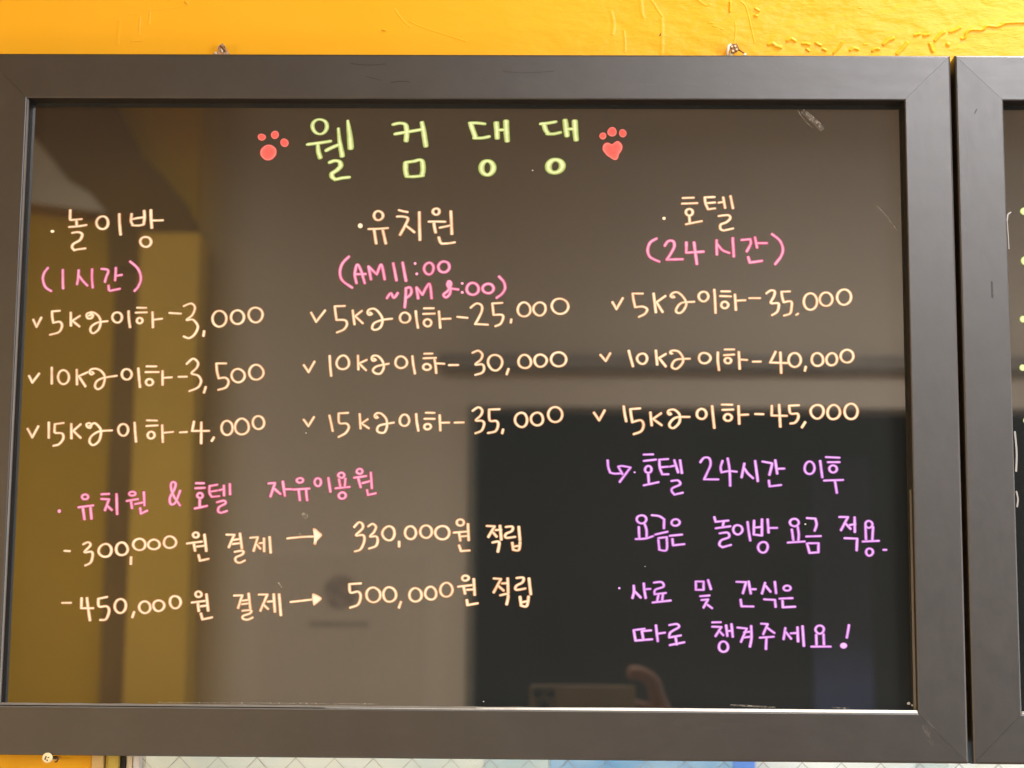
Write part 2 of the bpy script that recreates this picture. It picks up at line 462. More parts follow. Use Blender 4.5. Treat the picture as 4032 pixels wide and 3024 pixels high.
STROKES = """L red|red paw print left of the title|paw_print
C144,144 d -1649,2137 -1637,2141 -1625,2141 -1614,2138 -1604,2133 -1596,2125 -1591,2115 -1592,2104 -1597,2095 -1606,2087 -1616,2083 -1628,2081 -1640,2084 -1650,2090 -1657,2098 -1660,2108 -1661,2119 -1657,2129;d -1531,2165 -1519,2167 -1508,2165 -1498,2158 -1491,2148 -1488,2136 -1489,2123 -1493,2111 -1501,2102 -1512,2096 -1523,2095 -1534,2098 -1544,2105 -1551,2114 -1555,2126 -1555,2139 -1549,2151 -1541,2159;d -1439,2102 -1427,2097 -1417,2088 -1410,2078 -1407,2065 -1408,2053 -1413,2042 -1422,2034 -1433,2030 -1445,2030 -1457,2034 -1467,2043 -1474,2054 -1477,2067 -1476,2079 -1471,2090 -1463,2098 -1451,2103;d -1611,2038 -1590,2048 -1567,2051 -1544,2046 -1522,2034 -1507,2015 -1501,1992 -1503,1969 -1513,1948 -1529,1932 -1549,1922 -1573,1918 -1596,1923 -1617,1936 -1632,1955 -1639,1978 -1638,2001 -1628,2022
L green|large yellow green title word, first two syllables|text_line
C417,245 o0.82 -1198,2250 -1177,2259 -1155,2259 -1133,2252 -1115,2237 -1106,2215 -1105,2192 -1112,2170 -1126,2152 -1147,2140 -1170,2140 -1191,2150 -1207,2166 -1217,2187 -1221,2210 -1214,2233;-1252,2053 -1163,2065 -1077,2079;-1173,2050,0.7 -1169,1997,0.9 -1152,1942;-1103,2005 -1059,2028 -1012,2048;-1012,2187,0.6 -1001,2089,0.8 -986,2013,0.95 -975,1956;-938,2252,0.55 -925,2165,0.95 -914,2081,1.15 -910,2020,1.15;-1073,1906 -1035,1918 -998,1910 -987,1876 -1014,1842 -1054,1812 -1052,1785 -1031,1766 / -1016,1766 -973,1776 -921,1782
C417,245 -568,2221 -517,2231 -476,2220 -463,2182 -462,2128 -466,2083;-550,2142 -449,2160 -342,2179;-341,2239,0.85 -325,2159 -314,2091 -306,2041;-465,1904 -466,1848 -456,1799;-454,1790 -392,1790 -329,1798;-463,1907 -401,1916 -357,1927 -335,1916 -327,1878 -327,1833 -334,1806
L green|large yellow green title word, last two syllables|text_line
C417,245 47,2234 105,2234 159,2228;52,2225 69,2176 90,2119;84,2110 143,2110 196,2121;256,2237,1.1 262,2176 266,2108;268,2176 319,2178;335,2251,1.1 338,2169,1.1 346,2085;o1.12 161,1910 177,1919 196,1920 213,1913 227,1898 236,1877 236,1855 230,1834 217,1818 201,1808 182,1807 165,1814 150,1829 142,1850 141,1872 148,1893
C417,245 617,2229 672,2235 730,2245;641,2219 654,2177 673,2151;669,2146 717,2146 767,2157;808,2260 816,2193,1.1 825,2129;827,2186 871,2187;886,2253,1.1 890,2171,1.1 899,2095;o1.25 686,1906 702,1922 723,1931 745,1931 764,1923 779,1910 787,1892 786,1871 777,1852 761,1837 740,1828 718,1827 698,1834 684,1848 677,1867 678,1887
L red|red heart shaped paw print right of the title|paw_print
C144,144 d 1095,2154 1104,2158 1114,2160 1124,2159 1133,2153 1139,2144 1141,2133 1140,2122 1136,2113 1129,2105 1120,2100 1110,2098 1100,2101 1092,2107 1085,2116 1082,2126 1083,2137 1088,2147;d 1163,2196 1174,2203 1187,2206 1201,2203 1212,2194 1219,2182 1223,2168 1222,2154 1217,2141 1208,2131 1195,2125 1182,2124 1169,2127 1157,2134 1148,2145 1145,2159 1147,2174 1154,2186;d 1252,2182 1262,2187 1273,2188 1283,2184 1291,2177 1298,2168 1301,2157 1301,2144 1297,2133 1289,2124 1279,2119 1268,2118 1258,2121 1249,2128 1243,2138 1240,2149 1241,2161 1245,2173;d 1184,2064 1208,2082 1232,2092 1257,2077 1271,2054 1271,2028 1260,2001 1243,1978 1235,1948 1221,1932 1204,1931 1169,1950 1136,1974 1114,2004 1105,2031 1111,2059 1130,2076 1158,2076
L orange|pale peach heading at the top of the middle column|text_line
C273,202 d -833,1404 -826,1407 -819,1408 -811,1406 -805,1402 -800,1395 -798,1388 -798,1380 -801,1373 -806,1367 -813,1364 -821,1363 -828,1365 -834,1369 -839,1376 -842,1383 -841,1391 -838,1398
C273,202 o1.00 -698,1499 -685,1505 -671,1505 -659,1500 -648,1491 -641,1478 -640,1463 -645,1449 -655,1439 -667,1433 -681,1432 -694,1436 -704,1446 -710,1460 -711,1474 -707,1488;-751,1359 -678,1361 -601,1367;-708,1350 -698,1290 -690,1241;-639,1350 -625,1290 -613,1242
C273,202 -512,1514 -479,1505 -446,1499;-526,1462 -482,1462 -441,1447 -460,1392 -501,1312;-457,1388 -421,1362 -388,1335;-350,1498 -347,1389 -342,1271
C273,202 o1.00 -232,1524 -222,1527 -212,1529 -202,1526 -194,1519 -191,1510 -191,1500 -194,1490 -200,1483 -209,1478 -220,1478 -229,1482 -237,1489 -242,1497 -243,1507 -239,1517;-272,1421 -210,1422 -144,1421;-232,1408 -227,1374 -217,1333;-183,1373 -143,1381 -101,1391;-99,1506 -93,1412 -88,1321;-192,1294 -180,1255 -167,1243 / -163,1242 -112,1245 -66,1253
L orange|pale peach heading at the top of the left column|text_line
C269,199 d -3293,1341 -3288,1343 -3281,1343 -3275,1342 -3270,1339 -3266,1336 -3264,1331 -3264,1327 -3267,1322 -3271,1319 -3276,1317 -3283,1316 -3289,1317 -3294,1320 -3298,1324 -3300,1328 -3299,1333 -3297,1337
C269,199 -3146,1504 -3145,1436 / -3142,1423 -3053,1431;-3094,1426 -3089,1379;-3148,1366 -3083,1371 -3014,1382;-3121,1318 -3071,1324 -3042,1304 -3058,1260 -3109,1227 -3118,1198 -3100,1177 / -3065,1184 -3014,1191
C269,199 o1.00 -2913,1443 -2897,1452 -2879,1454 -2861,1448 -2847,1433 -2840,1414 -2839,1394 -2843,1375 -2855,1359 -2871,1351 -2890,1351 -2907,1358 -2921,1371 -2930,1389 -2932,1410 -2925,1429;-2751,1474 -2746,1396 -2734,1305
C269,199 -2652,1475 -2655,1417 -2640,1386;-2643,1382 -2594,1380 -2552,1389;-2553,1501 -2548,1449 -2552,1392;-2647,1432 -2602,1441 -2558,1447;-2499,1507 -2495,1439 -2486,1361;-2484,1422 -2443,1422 -2402,1424;o1.00 -2557,1281 -2542,1286 -2525,1286 -2510,1282 -2497,1271 -2489,1257 -2488,1240 -2493,1225 -2504,1213 -2519,1206 -2535,1206 -2551,1212 -2563,1223 -2571,1237 -2574,1253 -2569,1269
L pink|pink bracketed line under the left heading|text_line
C259,219 -3305,1031 -3333,990 -3341,938 -3318,876 -3271,844
C259,219 -3185,1016 -3181,929 -3176,865
C259,219 -3058,1014 -3060,950 -3066,900;-3053,965 -3018,924 -2984,890;-2951,1022 -2949,950 -2940,873
C259,219 -2875,1025 -2829,1019 -2822,997 -2836,959 -2844,920;-2762,1034 -2762,982 -2764,933;-2753,970 -2713,977;-2814,889 -2810,856 / -2802,848 -2725,864
C259,219 -2649,1086 -2586,1029 -2558,952 -2576,885 -2605,849
L orange|pale peach 5 kilogram price of 3,000 in the left column|text_line
C249,199 -3403,612 -3375,553 / -3340,628
C249,199 -3196,684 -3256,679 / -3253,635 -3242,587 / -3192,595 -3172,564 -3194,513 -3263,491
C249,199 -3107,670 -3101,564;-3034,643 -3091,604 / -3034,559
C249,199 -2963,647 -2943,652 -2957,670 -2980,657 -2971,626 -2940,626 -2929,652 -2952,673 -2917,668 -2880,637 -2866,591 -2881,535 -2920,504 -2944,524 -2936,560 -2888,591 -2813,602
C249,199 o1.00 -2759,667 -2745,672 -2731,673 -2717,668 -2706,658 -2699,643 -2698,626 -2702,611 -2712,598 -2725,592 -2739,592 -2753,598 -2764,608 -2772,623 -2774,639 -2769,655;-2647,684 -2642,623 -2630,554
C249,199 -2578,712 -2509,711;-2588,672 -2502,675;o1.00 -2569,626 -2562,630 -2553,630 -2545,627 -2538,621 -2534,613 -2533,604 -2536,596 -2542,590 -2550,586 -2558,586 -2566,589 -2573,594 -2577,603 -2577,611 -2575,619;-2456,677 -2448,554;-2443,616 -2379,624
C249,199 -2320,671 -2231,666
C249,199 -2208,727 -2151,748 -2120,716 -2138,656 -2182,615 -2132,617 -2092,564 -2113,503 -2157,469 -2200,482
C249,199 -2040,526 -2045,487
C249,199 o1.00 -1956,678 -1937,688 -1915,689 -1895,681 -1878,664 -1868,642 -1867,617 -1874,594 -1888,576 -1907,565 -1929,563 -1949,572 -1966,589 -1975,611 -1977,636 -1970,659
C249,199 o1.00 -1811,684 -1793,693 -1773,694 -1754,687 -1738,672 -1729,653 -1728,631 -1734,611 -1747,595 -1765,586 -1785,585 -1804,592 -1820,607 -1829,626 -1830,648 -1824,668
C249,199 o1.00 -1670,707 -1650,716 -1628,716 -1608,709 -1591,694 -1581,673 -1581,650 -1588,628 -1601,611 -1620,600 -1642,599 -1663,608 -1678,624 -1688,645 -1691,668 -1685,690
L orange|pale peach 10 kilogram price of 3,500 in the left column|text_line
C249,199 -3417,160 -3388,107 / -3337,178
C249,199 -3239,227 -3233,98
C249,199 o1.00 -3170,197 -3155,206 -3138,206 -3122,198 -3109,184 -3101,164 -3099,143 -3104,122 -3115,106 -3130,97 -3147,96 -3163,103 -3176,118 -3184,138 -3186,160 -3181,180
C249,199 -3040,211 -3033,93;-2953,191 -3022,160 / -2966,79
C249,199 -2918,193 -2904,183 -2922,173 -2938,191 -2924,215 -2883,219 -2842,198 -2815,153 -2828,82 -2867,56 -2890,81 -2875,122 -2820,148 -2722,164
C249,199 o1.00 -2666,211 -2653,217 -2638,217 -2624,212 -2612,201 -2605,187 -2603,170 -2608,154 -2618,142 -2632,135 -2646,135 -2660,140 -2672,151 -2679,166 -2681,183 -2676,199;-2552,225 -2544,154 -2533,75
C249,199 -2486,241 -2411,241;-2492,195 -2391,196;o1.00 -2477,135 -2467,139 -2456,139 -2446,136 -2438,129 -2433,120 -2432,111 -2435,101 -2442,94 -2452,90 -2463,89 -2474,93 -2482,99 -2487,108 -2488,118 -2484,127;-2359,204 -2355,93;-2349,150 -2285,154
C249,199 -2230,159 -2167,160
C249,199 -2170,263 -2121,304 -2082,274 -2089,233 -2129,187 -2077,169 -2052,127 -2074,76 -2141,45
C249,199 -2013,79 -2026,34
C249,199 -1859,268 -1934,267 / -1929,209 -1913,148 / -1860,153 -1834,123 -1853,77 -1912,57
C249,199 o1.00 -1792,215 -1774,223 -1754,223 -1736,215 -1720,202 -1710,184 -1708,163 -1715,143 -1729,127 -1747,119 -1766,118 -1785,126 -1800,139 -1809,158 -1812,179 -1806,199
C249,199 o1.00 -1652,246 -1632,257 -1610,257 -1590,248 -1574,232 -1563,212 -1561,189 -1568,167 -1583,151 -1603,141 -1624,140 -1646,147 -1662,163 -1671,184 -1672,207 -1666,228
L orange|pale peach 15 kilogram price of 4,000 in the left column|text_line
C249,199 -3409,-262 -3369,-330 / -3325,-242
C249,199 -3243,-211 -3238,-333
C249,199 -3127,-214 -3195,-224 / -3194,-289 -3184,-294 / -3133,-299 -3124,-339 -3155,-382 -3197,-395
C249,199 -3065,-221 -3059,-336;-2991,-224 -3047,-276 / -2987,-331
C249,199 -2925,-237 -2905,-230 -2921,-214 -2944,-222 -2937,-244 -2913,-252 -2906,-227 -2881,-214 -2850,-237 -2828,-277 -2840,-352 -2884,-388 -2915,-363 -2902,-318 -2843,-280 -2743,-271
C249,199 o1.00 -2677,-228 -2664,-221 -2649,-220 -2635,-225 -2623,-237 -2616,-254 -2615,-273 -2620,-290 -2629,-304 -2643,-312 -2657,-312 -2671,-305 -2683,-293 -2690,-277 -2692,-258 -2687,-241;-2565,-208 -2558,-280 -2548,-359
C249,199 -2468,-189 -2391,-191;-2469,-234 -2384,-229;o1.00 -2449,-285 -2439,-280 -2428,-279 -2417,-283 -2409,-290 -2405,-300 -2404,-311 -2408,-320 -2414,-328 -2424,-333 -2435,-334 -2446,-330 -2454,-323 -2458,-313 -2459,-303 -2455,-293;-2347,-227 -2337,-361;-2330,-287 -2260,-280
C249,199 -2204,-283 -2152,-280
C249,199 -2097,-197 -2109,-271 / -1977,-270;-2039,-203 -2035,-369
C249,199 -1936,-321 -1952,-349
C249,199 o1.00 -1863,-200 -1847,-191 -1829,-190 -1813,-199 -1800,-213 -1792,-233 -1791,-254 -1796,-274 -1807,-291 -1822,-300 -1840,-301 -1857,-293 -1870,-278 -1877,-259 -1879,-238 -1874,-217
C249,199 o1.00 -1751,-185 -1733,-173 -1711,-172 -1692,-182 -1676,-199 -1667,-220 -1664,-244 -1670,-268 -1685,-285 -1704,-294 -1725,-296 -1745,-289 -1762,-273 -1771,-250 -1771,-226 -1764,-203
C249,199 o1.00 -1618,-161 -1602,-152 -1583,-151 -1566,-159 -1553,-173 -1546,-190 -1544,-209 -1549,-228 -1560,-243 -1577,-252 -1595,-253 -1612,-245 -1625,-231 -1632,-214 -1634,-195 -1629,-176
L pink|pink line between the price list and the two payment offers|text_line
C259,219 d -3141,-895 -3136,-893 -3130,-892 -3124,-894 -3119,-897 -3115,-902 -3114,-907 -3114,-913 -3116,-919 -3119,-923 -3124,-926 -3130,-926 -3136,-925 -3141,-921 -3145,-917 -3146,-911 -3146,-905 -3145,-900
C259,219 o1.00 -2948,-781 -2939,-778 -2929,-777 -2920,-780 -2912,-785 -2909,-792 -2908,-799 -2911,-806 -2917,-812 -2926,-815 -2935,-816 -2945,-813 -2952,-808 -2956,-801 -2957,-794 -2954,-787;-2979,-878 -2868,-863;-2945,-888 -2930,-972;-2887,-878 -2875,-967
C259,219 -2803,-775 -2746,-772;-2804,-812 -2744,-814 / -2772,-900;-2758,-862 -2719,-897;-2686,-774 -2675,-929
C259,219 o1.00 -2578,-757 -2569,-754 -2559,-754 -2549,-756 -2542,-760 -2538,-765 -2537,-771 -2540,-777 -2547,-781 -2556,-783 -2566,-784 -2576,-782 -2583,-778 -2587,-773 -2587,-767 -2584,-762;-2602,-826 -2518,-811;-2570,-831 -2560,-882;-2536,-850 -2474,-837;-2472,-757 -2463,-860;-2496,-882 -2489,-925 / -2442,-902
C259,219 -2185,-858 -2240,-779 -2262,-709 -2253,-677 -2226,-684 -2232,-729 -2266,-799 -2258,-847 -2223,-838 -2188,-744
C259,219 -2064,-683 -2004,-683;-2067,-723 -1996,-719;o1.00 -2044,-763 -2037,-760 -2028,-760 -2020,-762 -2014,-768 -2010,-775 -2009,-782 -2011,-790 -2017,-796 -2025,-799 -2033,-799 -2042,-796 -2048,-791 -2052,-784 -2052,-776 -2050,-769;-2032,-812 -2030,-867;-2067,-881 -1975,-861
C259,219 -1899,-694 -1958,-705 / -1957,-757 -1938,-789 / -1881,-784;-1952,-749 -1898,-740;-1883,-737 -1853,-730;-1846,-701 -1842,-778;-1800,-688 -1795,-768;-1895,-831 -1840,-819 -1830,-841 -1879,-871 -1882,-906 -1857,-913 / -1817,-900
C259,219 -1496,-681 -1446,-677 / -1478,-784;-1455,-719 -1401,-763;-1385,-666 -1366,-778;-1365,-726 -1313,-726
C259,219 o1.00 -1265,-642 -1257,-639 -1247,-638 -1238,-640 -1230,-645 -1227,-651 -1227,-658 -1230,-665 -1236,-670 -1245,-673 -1254,-674 -1264,-671 -1271,-666 -1275,-660 -1276,-653 -1272,-647;-1301,-728 -1177,-720;-1259,-732 -1247,-812;-1201,-732 -1191,-812
C259,219 o1.00 -1125,-643 -1117,-639 -1107,-638 -1098,-641 -1090,-650 -1086,-661 -1086,-674 -1089,-685 -1095,-695 -1104,-700 -1113,-700 -1122,-695 -1130,-687 -1135,-676 -1136,-664 -1132,-652;-1029,-636 -1010,-743
C259,219 o1.00 -942,-598 -934,-594 -924,-594 -915,-596 -909,-602 -905,-609 -904,-617 -907,-624 -913,-630 -921,-634 -931,-633 -939,-630 -946,-625 -951,-619 -952,-611 -948,-603;-945,-646 -933,-705;-895,-640 -899,-702;-970,-716 -862,-705;o1.00 -933,-754 -924,-749 -913,-748 -903,-751 -895,-758 -890,-767 -890,-777 -894,-786 -901,-793 -910,-797 -921,-798 -931,-795 -940,-788 -944,-779 -945,-769 -941,-760
C259,219 o1.00 -798,-566 -790,-563 -782,-562 -774,-565 -768,-570 -764,-577 -763,-585 -765,-592 -771,-598 -779,-601 -788,-601 -796,-598 -803,-594 -807,-587 -807,-579 -804,-572;-826,-632 -734,-619;-794,-640 -774,-707;-760,-674 -706,-659;-697,-591 -687,-714;-724,-729 -716,-767 / -656,-753
L orange|pale peach payment offer of 300,000 earning 330,000|text_line
C259,199 -3074,-1219 -3036,-1221
C259,199 -2930,-1166 -2893,-1151 -2875,-1175 -2919,-1228 -2865,-1225 -2854,-1259 -2869,-1309 -2908,-1331
C259,199 o1.00 -2787,-1175 -2771,-1166 -2752,-1163 -2733,-1169 -2718,-1184 -2710,-1202 -2709,-1221 -2715,-1240 -2727,-1255 -2745,-1262 -2764,-1263 -2782,-1257 -2798,-1245 -2808,-1227 -2808,-1206 -2800,-1189
C259,199 o1.00 -2656,-1161 -2640,-1152 -2622,-1152 -2606,-1159 -2593,-1173 -2584,-1189 -2581,-1209 -2587,-1227 -2599,-1241 -2615,-1248 -2633,-1249 -2650,-1244 -2664,-1231 -2671,-1213 -2672,-1194 -2667,-1176
C259,199 -2553,-1265 -2553,-1318
C259,199 o1.00 -2522,-1130 -2505,-1123 -2487,-1121 -2469,-1127 -2455,-1139 -2447,-1155 -2446,-1172 -2451,-1189 -2463,-1202 -2480,-1209 -2498,-1209 -2516,-1203 -2530,-1192 -2539,-1176 -2540,-1159 -2534,-1143
C259,199 o1.00 -2405,-1135 -2390,-1128 -2373,-1127 -2356,-1133 -2343,-1143 -2336,-1156 -2334,-1170 -2339,-1185 -2351,-1195 -2367,-1201 -2384,-1201 -2401,-1197 -2415,-1188 -2423,-1174 -2423,-1159 -2417,-1146
C259,199 o1.00 -2284,-1109 -2267,-1101 -2248,-1101 -2231,-1108 -2217,-1120 -2208,-1135 -2206,-1153 -2212,-1170 -2225,-1182 -2242,-1189 -2260,-1191 -2278,-1186 -2292,-1174 -2300,-1157 -2300,-1140 -2295,-1123
C259,199 o1.00 -2067,-1073 -2059,-1069 -2051,-1069 -2042,-1071 -2036,-1077 -2033,-1084 -2032,-1091 -2034,-1099 -2040,-1105 -2048,-1108 -2056,-1108 -2064,-1105 -2071,-1100 -2075,-1093 -2076,-1085 -2072,-1078;-2119,-1155 -2006,-1140;-2065,-1160 -2055,-1212;-2043,-1179 -1983,-1172;-1986,-1085 -1967,-1213;-2027,-1245 -2014,-1288 / -1950,-1274
C259,199 -1812,-1084 -1753,-1085 / -1793,-1182;-1762,-1125 -1712,-1118;-1761,-1157 -1711,-1150;-1709,-1075 -1690,-1190;-1744,-1217 -1683,-1209 -1684,-1236 -1735,-1261 -1734,-1291 -1704,-1302 -1665,-1285
C259,199 -1626,-1107 -1569,-1102 / -1598,-1209;-1579,-1156 -1547,-1191;-1553,-1149 -1528,-1146;-1521,-1111 -1516,-1212;-1477,-1101 -1465,-1222
C259,199 -1336,-1110 -1232,-1099 -1135,-1094;d -1143,-1028 -1120,-1029 -1094,-1051 -1064,-1080 -1088,-1113 -1107,-1136 -1112,-1163 -1136,-1158 -1132,-1128 -1137,-1069
C259,199 -818,-1017 -784,-982 -757,-992 -753,-1027 -802,-1082 -747,-1081 -738,-1126 -765,-1190 -809,-1207
C259,199 -709,-1012 -675,-992 -649,-1016 -664,-1056 -693,-1091 -646,-1090 -633,-1120 -647,-1164 -698,-1184
C259,199 o1.00 -577,-1023 -561,-1013 -543,-1010 -525,-1017 -511,-1032 -505,-1052 -504,-1073 -509,-1093 -520,-1110 -537,-1119 -556,-1118 -573,-1110 -587,-1097 -597,-1078 -598,-1057 -590,-1037
C259,199 -466,-1129 -466,-1168
C259,199 o1.00 -405,-1018 -390,-1010 -372,-1009 -357,-1017 -345,-1030 -338,-1047 -336,-1066 -341,-1084 -352,-1099 -367,-1108 -385,-1108 -400,-1101 -413,-1088 -420,-1070 -421,-1052 -416,-1033
C259,199 o1.00 -285,-1010 -269,-1003 -252,-1002 -236,-1008 -222,-1021 -215,-1038 -213,-1058 -219,-1076 -231,-1090 -247,-1098 -264,-1098 -280,-1092 -294,-1079 -302,-1062 -303,-1043 -297,-1024
C259,199 o1.00 -163,-1015 -144,-1007 -124,-1006 -104,-1011 -88,-1025 -79,-1044 -78,-1065 -85,-1085 -99,-1100 -118,-1108 -139,-1108 -158,-1102 -174,-1089 -185,-1070 -186,-1049 -178,-1029
C259,199 o1.00 -9,-957 1,-953 12,-953 22,-956 30,-963 34,-971 35,-981 32,-990 25,-997 15,-1001 4,-1001 -6,-998 -14,-992 -19,-983 -20,-973 -16,-964;-41,-1056 73,-1046;-1,-1059 10,-1118;14,-1086 73,-1080;67,-989 74,-1115;0,-1155 16,-1199 / 80,-1194
C259,199 216,-1002 275,-1005 / 227,-1087;261,-1051 291,-1084;285,-1034 325,-1031;317,-1000 328,-1108;262,-1130 311,-1128 302,-1202
C259,199 364,-1009 413,-1007 409,-1040 364,-1063 365,-1093 434,-1086;463,-1007 473,-1112;414,-1132 422,-1186 / 464,-1188 474,-1127;420,-1162 469,-1154
L orange|pale peach payment offer of 450,000 earning 500,000|text_line
C259,199 -3076,-1623 -3010,-1622
C259,199 -2927,-1585 -2926,-1663 / -2835,-1662;-2885,-1584 -2871,-1672 -2855,-1756
C259,199 -2730,-1575 -2796,-1589 / -2788,-1647 -2729,-1647 -2708,-1681 -2730,-1745 -2774,-1752
C259,199 o1.00 -2649,-1601 -2634,-1592 -2618,-1590 -2601,-1596 -2587,-1610 -2580,-1630 -2580,-1651 -2585,-1670 -2596,-1686 -2610,-1695 -2627,-1697 -2643,-1690 -2657,-1676 -2665,-1656 -2666,-1635 -2660,-1616
C259,199 -2513,-1689 -2526,-1730
C259,199 o1.00 -2459,-1615 -2444,-1608 -2427,-1607 -2411,-1613 -2398,-1625 -2391,-1641 -2389,-1658 -2394,-1675 -2405,-1688 -2420,-1696 -2437,-1696 -2453,-1689 -2466,-1678 -2474,-1662 -2476,-1645 -2471,-1628
C259,199 o1.00 -2351,-1605 -2335,-1599 -2319,-1599 -2303,-1604 -2290,-1614 -2282,-1629 -2281,-1645 -2288,-1660 -2298,-1671 -2313,-1679 -2329,-1681 -2345,-1675 -2357,-1663 -2364,-1649 -2366,-1633 -2362,-1617
C259,199 o1.00 -2224,-1571 -2208,-1564 -2191,-1565 -2176,-1571 -2163,-1583 -2156,-1599 -2154,-1617 -2160,-1635 -2170,-1649 -2185,-1657 -2202,-1658 -2217,-1651 -2229,-1637 -2236,-1621 -2238,-1604 -2235,-1585
C259,199 o1.00 -2033,-1531 -2024,-1527 -2015,-1527 -2006,-1530 -2000,-1536 -1995,-1543 -1994,-1552 -1996,-1560 -2003,-1566 -2011,-1569 -2021,-1569 -2029,-1567 -2036,-1561 -2040,-1553 -2041,-1545 -2038,-1537;-2066,-1612 -1965,-1599;-2020,-1619 -2011,-1678;-1998,-1641 -1944,-1634;-1956,-1548 -1938,-1675;-1994,-1697 -1980,-1742 / -1908,-1726
C259,199 -1739,-1556 -1677,-1554 / -1706,-1652;-1674,-1595 -1629,-1589;-1678,-1622 -1628,-1616;-1628,-1540 -1611,-1658;-1671,-1673 -1607,-1668 -1612,-1692 -1665,-1712 -1665,-1734 -1630,-1741 -1593,-1726
C259,199 -1547,-1547 -1482,-1546 / -1533,-1672;-1510,-1625 -1474,-1657;-1476,-1601 -1442,-1598;-1433,-1544 -1420,-1679;-1391,-1544 -1373,-1705
C259,199 -1298,-1602 -1220,-1593 -1139,-1583;d -1134,-1534 -1108,-1537 -1056,-1570 -1082,-1605 -1120,-1632 -1129,-1610 -1137,-1571
C259,199 -759,-1455 -846,-1461 / -837,-1525 -778,-1519 -757,-1553 -776,-1617 -836,-1642
C259,199 o1.00 -693,-1496 -673,-1487 -652,-1487 -633,-1496 -617,-1510 -607,-1529 -605,-1551 -612,-1573 -626,-1589 -645,-1598 -667,-1599 -686,-1591 -702,-1576 -711,-1556 -713,-1535 -707,-1513
C259,199 o1.00 -564,-1492 -546,-1483 -527,-1484 -509,-1492 -495,-1506 -485,-1525 -483,-1548 -489,-1569 -503,-1585 -521,-1593 -540,-1594 -558,-1588 -572,-1573 -580,-1553 -582,-1531 -576,-1509
C259,199 -444,-1595 -459,-1639
C259,199 o1.00 -361,-1499 -344,-1489 -326,-1489 -309,-1497 -295,-1510 -287,-1528 -285,-1548 -291,-1568 -304,-1582 -321,-1590 -339,-1591 -356,-1585 -371,-1572 -378,-1553 -379,-1533 -373,-1514
C259,199 o1.00 -241,-1487 -226,-1478 -208,-1477 -193,-1485 -181,-1499 -174,-1515 -172,-1534 -176,-1553 -187,-1568 -204,-1575 -220,-1574 -236,-1568 -249,-1556 -257,-1539 -257,-1520 -252,-1502
C259,199 o1.00 -122,-1457 -106,-1447 -87,-1445 -70,-1453 -56,-1468 -48,-1487 -47,-1507 -53,-1527 -65,-1543 -82,-1551 -100,-1552 -118,-1546 -132,-1532 -140,-1513 -140,-1491 -134,-1472
C259,199 o1.00 37,-1392 46,-1389 56,-1389 66,-1391 73,-1396 78,-1403 78,-1411 74,-1418 67,-1423 59,-1427 49,-1428 39,-1426 31,-1420 28,-1413 28,-1405 31,-1398;-1,-1474 103,-1462;41,-1479 51,-1528;67,-1498 123,-1495;117,-1415 126,-1537;65,-1577 72,-1616 / 148,-1602
C259,199 274,-1409 328,-1413 / 273,-1516;309,-1467 349,-1501;338,-1447 383,-1444;380,-1408 385,-1522;325,-1538 383,-1532 374,-1608
C259,199 451,-1404 500,-1402 496,-1436 447,-1466 447,-1495 516,-1485;545,-1407 560,-1529;477,-1549 487,-1617 / 529,-1619 543,-1547;487,-1593 531,-1583
L pink|pink opening bracket and morning time under the middle heading|text_line
C279,239 -905,1133 -955,1078 -974,1006 -952,939 -875,883
C279,239 -840,919 -855,991 -838,1068 -807,1022 -775,919;-847,991 -771,993
C279,239 -725,950 -747,1053 / -680,991 / -646,1069 -617,951
C279,239 -551,1080 -523,943
C279,239 -477,1087 -447,939
C279,239 d -385,1091 -381,1093 -376,1094 -372,1093 -368,1090 -365,1086 -364,1082 -365,1077 -366,1073 -369,1070 -373,1067 -378,1066 -382,1068 -386,1071 -388,1075 -390,1079 -390,1083 -388,1088;d -371,1007 -367,1009 -362,1009 -357,1008 -353,1006 -349,1002 -348,997 -349,993 -351,989 -354,986 -358,983 -363,982 -368,983 -372,986 -375,990 -376,995 -376,999 -374,1003
C279,239 o1.00 -289,1076 -276,1084 -262,1087 -248,1082 -237,1069 -231,1051 -232,1033 -236,1016 -245,1001 -258,993 -272,993 -286,1000 -297,1012 -304,1028 -305,1047 -299,1064
C279,239 o1.00 -175,1088 -159,1096 -142,1097 -125,1092 -112,1080 -106,1064 -105,1047 -111,1032 -122,1019 -137,1011 -155,1010 -172,1016 -185,1028 -191,1043 -192,1060 -186,1075
L pink|pink evening time and closing bracket under the middle heading|text_line
C279,239 -596,799 -567,838 -541,802 -511,840
C279,239 -447,879 -448,803 -454,726;-445,880 -416,886 -403,864 -410,828 -440,803
C279,239 -349,798 -363,885 / -315,829 / -262,916 -242,800
C279,239 -33,871 -99,883 -119,912 -105,938 -89,912 -114,861 -148,830 -128,807 -98,835 -94,891 -114,922
C279,239 d -9,931 -4,932 0,932 4,931 8,929 11,926 13,922 12,918 10,914 7,911 3,909 -1,908 -6,909 -9,912 -12,915 -13,919 -14,924 -12,928;d -8,859 -4,861 1,861 6,860 9,857 12,853 14,849 15,844 13,840 9,837 4,835 0,835 -5,836 -9,838 -12,842 -13,846 -13,851 -12,855
C279,239 o1.00 54,915 71,924 89,925 107,918 120,905 128,888 129,870 124,852 111,838 94,830 76,830 58,836 44,848 36,865 36,884 42,901
C279,239 o1.00 180,911 195,917 211,918 227,914 239,904 247,890 248,875 242,860 231,849 215,843 199,843 184,848 171,857 163,871 162,887 169,901
C279,239 291,977 328,934 339,883 314,837 274,806
L orange|pale peach 5 kilogram price of 25,000 in the middle column|text_line
C239,199 -1195,679 -1153,605 / -1085,697
C239,199 -930,734 -1008,731 / -1002,677 -992,621 / -925,619 -909,585 -933,545 -986,521
C239,199 -866,698 -849,586;-793,695 -845,652 / -784,596
